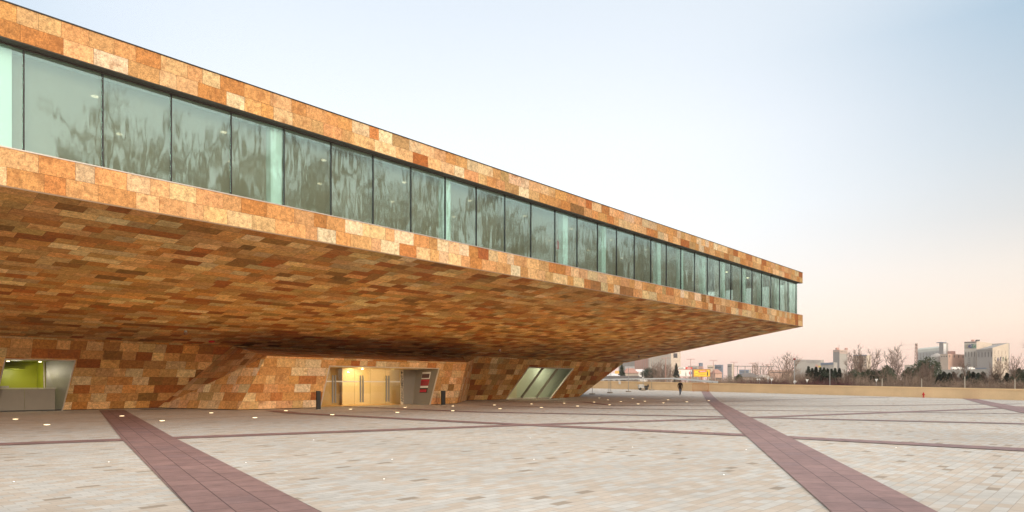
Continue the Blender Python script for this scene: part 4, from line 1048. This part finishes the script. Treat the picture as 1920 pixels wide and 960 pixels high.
for k in range(4): face(1, .06+k*.26, .10+k*.26, 670.5, 666.2, C['dark'], 'window')
rooftop(r, q[3], 1784, 492, 664, 658.5, 9, C['pink'], 'roof_hut')
r, face, q = block('lettered_silo', 'tall pale silo block with coloured lettering high on its grey face', 'silo', (1808, 474), (1831, 470), (1860, 490), (642, 640, 643.5), C['lgrey'], m_side=C['cream'])
for k in range(4): face(0, .10+k*.24, .15+k*.24, 669, 659.5, C['dark'], 'slot')
for k in (0, 1, 3): face(0, .30+k*.16, .315+k*.16, 688, 670, C['dark'], 'ladder_rail')
for k in range(5): face(0, .30, .47, 672.6+k*3.6, 672+k*3.6, C['dark'], 'ladder_rung')
face(0, .0, 1.0, 642.3, 640.6, C['dark'], 'roof_edge', .1)
rooftop(r, q[3], 1824, 476, 640, 637, 4, C['pink'], 'roof_hut'); rooftop(r, q[3], 1833, 476, 640, 637, 5, C['dark'], 'roof_hut')
lc = [mat('yellow_letter', (.34, .30, .20), .6), mat('navy_letter', (.02, .04, .16), .6), mat('navy_letter2', (.02, .05, .18), .6), mat('green_letter', (.02, .18, .09), .6), mat('dark_green_letter', (.03, .20, .12), .6)]
def letters(q, i, py, d, px0, px1, size, r):
    P0, P1 = (q[0], q[1]) if i == 0 else (q[1], q[2]); dr = (P1-P0).normalized(); n = nrmf(P0, P1)
    for k, ch in enumerate('CAGSA'):
        px = px0+(px1-px0)*k/5; a = (px-960)/1280
        # intersect the sight line with the face
        den = dr.x - a*dr.y; u = (a*P0.y-P0.x)/den; b = P0+dr*u+n*.35; b.z = zt(py, b.y)
        textmesh('letter', ch, size, b-q[3], dr, ZZ, lc[k], r, extr=.06, shear=.3, sx=.55)
letters(q, 0, 652.5, 472, 1810.5, 1829, 3.7, r)
r, face, q = block('slotted_silo', 'broad silo block with vertical slots and a sunlit-cream lettered side face at far right', 'silo', (1831.5, 466), (1861, 458), (1891, 472), (656, 652, 643), C['grey'], m_side=C['cream'])
for k in range(5): face(0, .12+k*.2, .16+k*.2, 669.5, 660, C['dark'], 'slot')
for k in range(4): face(1, .12+k*.22, .16+k*.22, 664, 657.5, C['tan'], 'slot'); face(1, .10+k*.22, .20+k*.22, 667.6, 666.4, C['tan'], 'slot')
face(0, 0, 1, 657.2, 654.6, C['grey'], 'roof_edge', .3)
face(0, -.05, .7, 692, 689.5, C['blue'], 'canopy', 2.0)
letters(q, 1, 677, 464, 1864, 1889, 4.1, r)
r, face, q = block('roof_wing', 'low grey rooftop wing behind the slotted silo block', 'building', (1852, 500), (1889, 492), (1893, 500), (645, 643, 643), C['lgrey'])
# towers left
r, face, q = block('grain_tower', 'pale ribbed tower block glimpsed under the overhang edge', 'building', (1160, 640), (1196, 630), (1200, 650), 668, C['lgrey'])
for k in range(5): face(0, .15+k*.17, .17+k*.17, 716, 669, C['grey'], 'rib')
face(0, .35, .9, 700, 687, C['white'], 'lower_storey', .5)
r, face, q = block('brick_tower', 'pinkish brick tower block left of the striped pale tower', 'building', (1190, 600), (1228, 590), (1232, 610), 655, C['pink'])
for k in range(8): face(0, .1+k*.11, .115+k*.11, 700, 657, C['tan'], 'rib')
r, face, q = block('striped_tower', 'tall pale striped tower with a dark window near its top, left of the billboards', 'tower', (1216, 570), (1258, 560), (1276, 566), 644, C['lgrey'], m_side=C['cream'])
for k in range(9): face(0, .06+k*.105, .085+k*.105, 716, 646, C['tan'], 'rib')
face(1, .26, .66, 671, 662.5, C['dark'], 'window')
for k in range(6): face(1, .05+k*.16, .10+k*.16, 678, 675.5, C['tan'], 'slot')
def house(name, label, x0, x1, d, eave, ridge, wallm, roofm, dep=10):
    A, B = P(x0, 721, d), P(x1, 721, d); A.z = B.z = -.35; r = empty(name, A); tag(r, label, 'house'); L_ = (B-A).length; ze = zt(eave, d)+.35; zr = zt(ridge, d)+.35
    MB().box((L_/2, dep/2, ze/2), L_, dep, ze).build('wall', wallm, r)
    o_ = .4; v_ = [(-o_, -o_, ze), (L_+o_, -o_, ze), (L_+o_, dep+o_, ze), (-o_, dep+o_, ze), (L_*.25, dep/2, zr), (L_*.75, dep/2, zr)]
    MB().add(v_, [(0, 1, 5, 4), (1, 2, 5), (2, 3, 4, 5), (3, 0, 4), (3, 2, 1, 0)]).build('roof', roofm, r)
    for k in (.2, .5, .8): MB().box((L_*k, -.04, ze*.62), 1.1, .1, 1.2).build('window', C['dark'], r)
house('tiled_house', 'low house with a pinkish tiled hip roof before the brick tower', 1172, 1197, 340, 700, 690, C['cream'], C['tile'])
house('white_house', 'white walled house with pale roof beside the round green pine', 1190, 1214, 360, 697, 692, C['white'], C['white'])
house('low_white_house', 'low white house with two yellow patches near the building edge', 1130, 1163, 320, 705, 700, C['white'], C['white'])
for px in (1155, 1159): tag(MB().box(P(px, 698, 318), .9, .4, 1.2).build('yellow_tank', mat('yellow_tank', (.7, .42, .08), .6)), ('left' if px == 1155 else 'right')+' one of two small yellow tanks on the low white house', 'tank', 'yellow tanks on the low white house')
house('pink_house', 'pinkish low house right of the dark blue office block', 1341, 1354, 420, 700, 692, C['salmon'], C['tile'])
house('arched_shed', 'low dark roofed market shed behind the reddish scrub', 1393, 1428, 250, 707, 699, C['tan'], mat('dark_shed_roof', (.16, .14, .13), .8))
house('small_shed', 'smaller dark shed right of the long market shed', 1434, 1448, 240, 708, 702, C['tan'], C['tan'])
for nm, lab, l, c, rr, top, m1, m2 in (
    ('office_block', 'dark blue grey office block above the bare trees', (1339, 700), (1353, 695), (1356, 705), 684, C['blue'], C['blue']),
    ('cream_block', 'cream block left of the dark blue office block', (1326, 690), (1338, 688), (1340, 695), 685, C['cream'], C['cream']),
    ('water_tower', 'red block with blue tank on top above the yellow billboard', (1310, 650), (1317, 648), (1319, 655), 687, C['pink'], C['pink']),
    ('low_red_block', 'low grey block right of the white billboard top', (1290, 600), (1308, 598), (1310, 604), 686, C['lgrey'], C['lgrey']),
    ('silo_block', 'pale grey twin silo block right of the office block', (1364, 560), (1372, 556), (1376, 562), 682.5, C['lgrey'], C['cream']),
    ('far_block', 'far hazy grey block above the market shed', (1386, 700), (1404, 698), (1408, 706), 693, C['blue'], C['lgrey']),
    ('long_far_block', 'long low hazy block behind the feathery bare trees', (1440, 640), (1486, 630), (1490, 640), 694, C['salmon'], C['lgrey']),
    ('far_terrace', 'low hazy terrace right of the large open bare tree', (1696, 520), (1712, 515), (1716, 520), 684, C['cream'], C['cream']),
    ('far_low_hall', 'low hazy hall behind the small tan block', (1640, 620), (1664, 610), (1668, 620), 694, C['lgrey'], C['salmon']),
    ('right_low_hall', 'low grey hall at the far right edge', (1888, 520), (1921, 510), (1930, 520), 693, C['lgrey'], C['lgrey'])):
    r, face, q = block(nm, lab, 'building', l, c, rr, top, m1, m_side=m2)
    face(0, .1, .9, top+5, top+3.6, C['dark'] if 'block' in nm else C['grey'], 'window_band', .1)
    if nm == 'water_tower': rooftop(r, q[3], 1314, 652, 687, 680.5, 6, C['blue'], 'tank')
# elevated road
m = MB(); a, b = P(1376, 686.5, 520), P(1450, 687, 480); m.box((a+b)/2, (b-a).length, 4, .35, (b-a).normalized(), Vector((0, 1, 0)))
for k in range(5): c = a.lerp(b, (k+.5)/5); m.box(Vector((c.x, c.y, c.z/2)), .4, .4, c.z)
tag(m.build('road_viaduct', C['lgrey']), 'thin straight viaduct line behind the slim bare trees', 'bridge')
m = MB(); a, b = P(1262, 709.5, 175), P(1346, 716.5, 150); m.box((a+b)/2, (b-a).length, .3, .42, (b-a).normalized(), Vector((0, 1, 0))); a2 = P(1120, 711.5, 200)
m.box((a+a2)/2, (a-a2).length, .3, .3, (a-a2).normalized(), Vector((0, 1, 0)))
tag(m.build('parapet', C['white']), 'pale road parapet running behind the ochre wall below the billboards', 'wall')
m = MB(); a, b = P(1120, 708, 230), P(1200, 708, 230)
n = 24
for k in range(n): c = a.lerp(b, k/n); m.box(c, .5, .2, 1.2)
m.box((a+b)/2, (b-a).length, .08, .8)
m.box((a+b)/2-ZZ*.9, (b-a).length, .06, .2)
tag(m.build('dark_fence', mat('dark_fence_paint', (.14, .13, .13), .8)), 'dark fence line in front of the tiled house', 'fence')
# billboards
def billboard(x0, x1, y0, y1, d, label, board, frame):
    a, b = P(x0, y1, d), P(x1, y0, d); w = b.x-a.x; h = b.z-a.z; r = empty('billboard', (a.x+w/2, d, -.35)); tag(r, label, 'billboard'); z0 = a.z+.35
    MB().box((0, 0, z0+h/2), w, .25, h).build('board', board, r)
    f = MB(); f.box((0, -.1, z0-.12), w+.3, .3, .24).box((0, -.1, z0+h+.12), w+.3, .3, .24).box((-w/2-.12, -.1, z0+h/2), .24, .3, h).box((w/2+.12, -.1, z0+h/2), .24, .3, h); f.build('frame', frame, r)
    for sx in (-.35, 0, .35): MB().tube((w*sx, .2, 0), (w*sx, .2, z0), .14).build('leg', frame, r)
    return r, w, h, z0
brown = mat('red_brown_frame', (.35, .08, .05), .6); yel = mat('yellow_board', (.80, .52, .01), .5)
D_ = 366
r, w, h, z0 = billboard(1271.5, 1298, 693, 706, D_, 'white billboard with a bottle picture and small red and blue emblem', M['white'], brown)
q_ = lambda u, v: (-w/2+u*w, -.14, z0+v*h)
textmesh('numeral', '2', 2.2, q_(.05, .42), (1, 0, 0), ZZ, mat('gold_print', (.75, .48, .10), .6), r, .01)
MB().lathe(q_(.54, .08), [(.35, 0), (.38, 1.2), (.12, 1.8), (.12, 2.4)], 8, sq=(1, .1)).build('bottle_picture', mat('grey_green_print', (.35, .40, .33), .6), r)
m = MB(); x0, _, zc = q_(.86, .5)
for sg, mi in ((-1, 0), (1, 1)):
    m.add([(x0+sg*.95, -.15, zc), (x0+sg*.2, -.15, zc+.8), (x0+sg*.2, -.15, zc-.8)], [(0, 1, 2)], mi)
    m.box((x0+sg*.28, -.15, zc), .3, .02, 1.9, mi=mi)
m.build('emblem', [mat('emblem_red', (.5, .05, .07), .5), mat('emblem_blue', (.05, .07, .35), .5)], r)
for x0_, x1_, mm_, nm in ((1271.5, 1285, M['white'], 'white_strip'), (1285.3, 1298, M['red'], 'red_strip')):
    a, b = P(x0_, 692, D_), P(x1_, 688.3, D_); ww = b.x-a.x
    MB().box(((a.x+b.x)/2-r.location.x, 0, (a.z+b.z)/2+.35), ww, .25, b.z-a.z).build(nm, mm_, r)
MB().box((P(1277, 690, D_).x-r.location.x, -.15, P(1277, 690.2, D_).z+.35), 2.6, .02, .35).build('strip_lettering', C['dark'], r)
MB().box((P(1292, 690, D_).x-r.location.x, -.15, P(1277, 690.2, D_).z+.35), 1.8, .02, .35).build('strip_lettering', M['white'], r)
r, w, h, z0 = billboard(1300.5, 1331, 693, 706, D_-1, 'yellow billboard with a round emblem, a red banner and a dark bottle', yel, brown)
q_ = lambda u, v: (-w/2+u*w, -.14, z0+v*h)
m = MB(); c = Vector(q_(.17, .48)); m.tube(c, c-Vector((0, .03, 0)), 1.35, 1.35, 24); m.build('round_emblem', mat('emblem_yellow', (.85, .62, .02), .5), r)
m = MB(); n = 24
for k in range(n):
    a0, a1 = 6.2832*k/n, 6.2832*(k+1)/n; f = lambda a, rr: c+Vector((math.cos(a)*rr, -.05, math.sin(a)*rr)); m.quad(f(a0, 1.35), f(a1, 1.35), f(a1, 1.5), f(a0, 1.5))
m.build('emblem_ring', brown, r)
MB().box(c+Vector((0, -.06, 0)), 1.8, .02, .32).build('emblem_lettering', mat('ochre_print', (.4, .25, .02), .6), r)
MB().box(Vector(q_(.55, .75)), 4.2, .03, 1.0, Vector((1, 0, .06)).normalized()).build('red_banner', M['red'], r)
MB().box(Vector(q_(.55, .75))-Vector((0, .03, 0)), 3.2, .02, .28, Vector((1, 0, .06)).normalized()).build('banner_lettering', M['white'], r)
MB().box(Vector(q_(.55, .33)), 3.0, .02, .22).build('price_lettering', brown, r)
MB().lathe(q_(.85, .12), [(.32, 0), (.32, 1.6), (.1, 2.1), (.1, 2.8)], 8, sq=(1, .1)).build('bottle_picture', M['black'], r)
# double street lamps receding along the far road
M['lampred'] = mat('lamp_pole_paint', (.45, .24, .20), .7)
LM = ['above the striped pale tower trees', 'above the left billboard', 'above the cream block', 'above the twin silo block', 'above the far hazy block', 'nearest the feathery bare trees']
for (px, top), lab in zip(((1248, 671), (1295, 673.3), (1337.5, 676), (1376, 678.8), (1410.5, 681), (1441, 683.3)), LM):
    d = (12-H)*1280/(721-top); x = (px-960)/1280*d; r = empty('street_lamp', (x, d, -.35)); tag(r, 'pinkish double armed street lamp '+lab, 'street lamp', 'double street lamps along the far road')
    MB().tube((0, 0, 0), (0, 0, 12.3), .14, .09).build('pole', M['lampred'], r)
    MB().tube((-1.3, 0, 12.3), (1.3, 0, 12.3), .09).build('arm', M['lampred'], r)
    for sx in (-1, 1): MB().box((sx*1.3, 0, 12.3), .7, .3, .18).build('lamp_head', M['lampred'], r)
# masts and signs
def mast(px, base_d, top, label, rr, mt, ball=False):
    d = base_d; z = zt(top, d)+.35; r = empty('lamp_mast', ((px-960)/1280*d, d, -.35)); tag(r, label, 'mast')
    MB().tube((0, 0, 0), (0, 0, z), rr, rr*.8, 8).build('pole', mt, r)
    if ball:
        MB().lathe((0, 0, z-.1), [(.08, 0), (.18, .1), (.2, .2), (.16, .32), (.06, .38)], 12).build('lamp_head', mat('dark_red_head', (.25, .04, .03), .5), r)
        zz = zt(716.2, d)+.35; m = MB(); m.tube((0, -.2, zz), (0, -.24, zz), .27, .27, 18).build('round_sign', M['white'], r)
        m = MB(); m.box((0, -.25, zz), .06, .02, .3).build('sign_mark', C['blue'], r)
    else: MB().box((0, 0, z), .5, .3, .14).build('lamp_head', mt, r)
mast(1489.5, 118, 674.5, 'tall thin grey mast with red head and round sign at its foot', .075, M['greypost'], True)
mast(1556, 108, 690.5, 'short grey lamp mast in front of the conifer row', .07, M['greypost'])
def roadsign(px, py, d, kind, label):
    z = zt(py, d)+.35; r = empty('road_sign', ((px-960)/1280*d, d, -.35)); tag(r, label, 'road sign', 'small white road signs behind the wall')
    MB().tube((0, 0, 0), (0, 0, z+.2), .03).build('pole', M['greypost'], r)
    m = MB()
    if kind == 'tri': m.add([(-.28, -.05, z+.22), (.28, -.05, z+.22), (0, -.05, z-.28), (-.28, -.08, z+.22), (.28, -.08, z+.22), (0, -.08, z-.28)], [(0, 1, 2), (3, 5, 4), (0, 3, 4, 1), (1, 4, 5, 2), (2, 5, 3, 0)])
    else: m.box((0, -.06, z), .26, .03, .26)
    m.build('plate', M['white'], r)
roadsign(1420, 711.3, 125, 'sq', 'square white road sign, left of the close pair'); roadsign(1424, 711.3, 125, 'sq', 'square white road sign, right of the close pair')
roadsign(1440, 710.2, 125, 'tri', 'inverted triangle road sign, higher of two neighbours'); roadsign(1446.5, 712, 120, 'tri', 'inverted triangle road sign, lower of two neighbours')
roadsign(1513, 713.5, 115, 'tri', 'inverted triangle road sign between the thin mast and the conifer row'); roadsign(1643, 713, 112, 'tri', 'inverted triangle road sign left of the pale trunk young tree')
# lattice pylon
def pylon():
    d = 210; x = (1718-960)/1280*d; zt_ = zt(644, d)+.35; r = empty('lattice_pylon', (x, d, -.35)); tag(r, 'narrow steel lattice pylon, red above and green below, beside the round evergreen', 'pylon')
    zm = zt_*.45
    def w(z): return .55-.36*z/zt_
    for nm, z0, z1, mt in (('lower_lattice', 0, zm, mat('green_steel', (.12, .18, .14), .6)), ('upper_lattice', zm, zt_, mat('rusty_steel', (.20, .10, .07), .7))):
        m = MB(); n = 8
        for sx in (-1, 1):
            for sy in (-1, 1): m.tube((sx*w(z0), sy*w(z0), z0), (sx*w(z1), sy*w(z1), z1), .05, n=4)
        for k in range(n):
            a, b = z0+(z1-z0)*k/n, z0+(z1-z0)*(k+1)/n
            for sy in (-1, 1):
                m.tube((-w(a), sy*w(a), a), (w(b), sy*w(b), b), .025, n=3); m.tube((w(a), sy*w(a), a), (-w(b), sy*w(b), b), .025, n=3)
                m.tube((sy*w(a), -w(a), a), (sy*w(b), w(b), b), .025, n=3)
        m.build(nm, mt, r)
    MB().box((0, 0, zt_-.1), .6, .6, .2).build('head', C['tan'], r)
    m = MB(); a = Vector((0, 0, zt_-.1)); b = Vector((60, 190, 22))
    for dz in (0, -1.4):
        prev = a+ZZ*dz
        for k in range(1, 9):
            t = k/8; c = a.lerp(b, t)+ZZ*(dz-4*t*(1-t)); m.tube(prev, c, .02, n=3); prev = c
    m.build('cable', M['greypost'], r)
pylon()
# white vans by the silos
def van(px, py, d, label):
    x = (px-960)/1280*d; z = zt(py, d); r = empty('white_van', (x, d, z-.0)); r.scale = (.8, .8, .8); tag(r, label, 'van', 'white vans parked by the silos')
    m = MB(); prof = [(-2.6, .35), (2.1, .35), (2.6, .6), (2.5, 1.2), (1.9, 1.35), (1.3, 2.2), (-2.5, 2.3), (-2.6, 2.1)]
    n = len(prof); m.add([(a, -1, b) for a, b in prof]+[(a, 1, b) for a, b in prof], [tuple(range(n)), tuple(range(2*n-1, n-1, -1))]+[(i, n+i, n+(i+1) % n, (i+1) % n) for i in range(n)]); o = m.build('body', M['white'], r); recalc(o)
    MB().add([(1.25, -1.02, 2.05), (1.75, -1.02, 1.4), (.7, -1.02, 1.4), (.7, -1.02, 2.05)], [(0, 1, 2, 3)]).build('window', C['dark'], r)
    for sx in (-1.6, 1.6):
        for sy in (-.95, .95): MB().tube((sx, sy-.12, .36), (sx, sy+.12, .36), .36, n=14).build('wheel', M['black'], r)
m = MB(); a, b = foot((1745, 452), (1850, 440)); m.box(Vector(((a.x+b.x)/2, (a.y+b.y)/2, zt(693.2, 446)/2-.2)), (b-a).length, 9, zt(693.2, 446)+.4, (b-a).normalized(), nrmf(a, b))
tag(m.build('loading_terrace', mat('dark_grey_wall', (.22, .22, .21), .9)), 'grey raised loading terrace in front of the silo buildings', 'terrace')
for px, lab in ((1756, 'leftmost white van, below the round silo'), (1790, 'white van below the salmon mill block, left of two'), (1800, 'white van below the salmon mill block, right of two'), (1821, 'white van below the lettered silo block')):
    van(px, 693.2, 447, lab)

# ------------------------------------------------------------------ haze
hz = bpy.data.materials.new('evening_haze'); hz.use_nodes = True; nt = hz.node_tree; nt.nodes.clear()
ho = nt.nodes.new('ShaderNodeOutputMaterial'); hv = nt.nodes.new('ShaderNodeVolumePrincipled')
hv.inputs['Color'].default_value = (.98, .84, .79, 1); hv.inputs['Density'].default_value = .00022; hv.inputs['Anisotropy'].default_value = .2
nt.links.new(hv.outputs[0], ho.inputs['Volume'])
tag(MB().box((0, 500, 24), 2400, 2100, 52).build('haze', hz), kind='stuff')
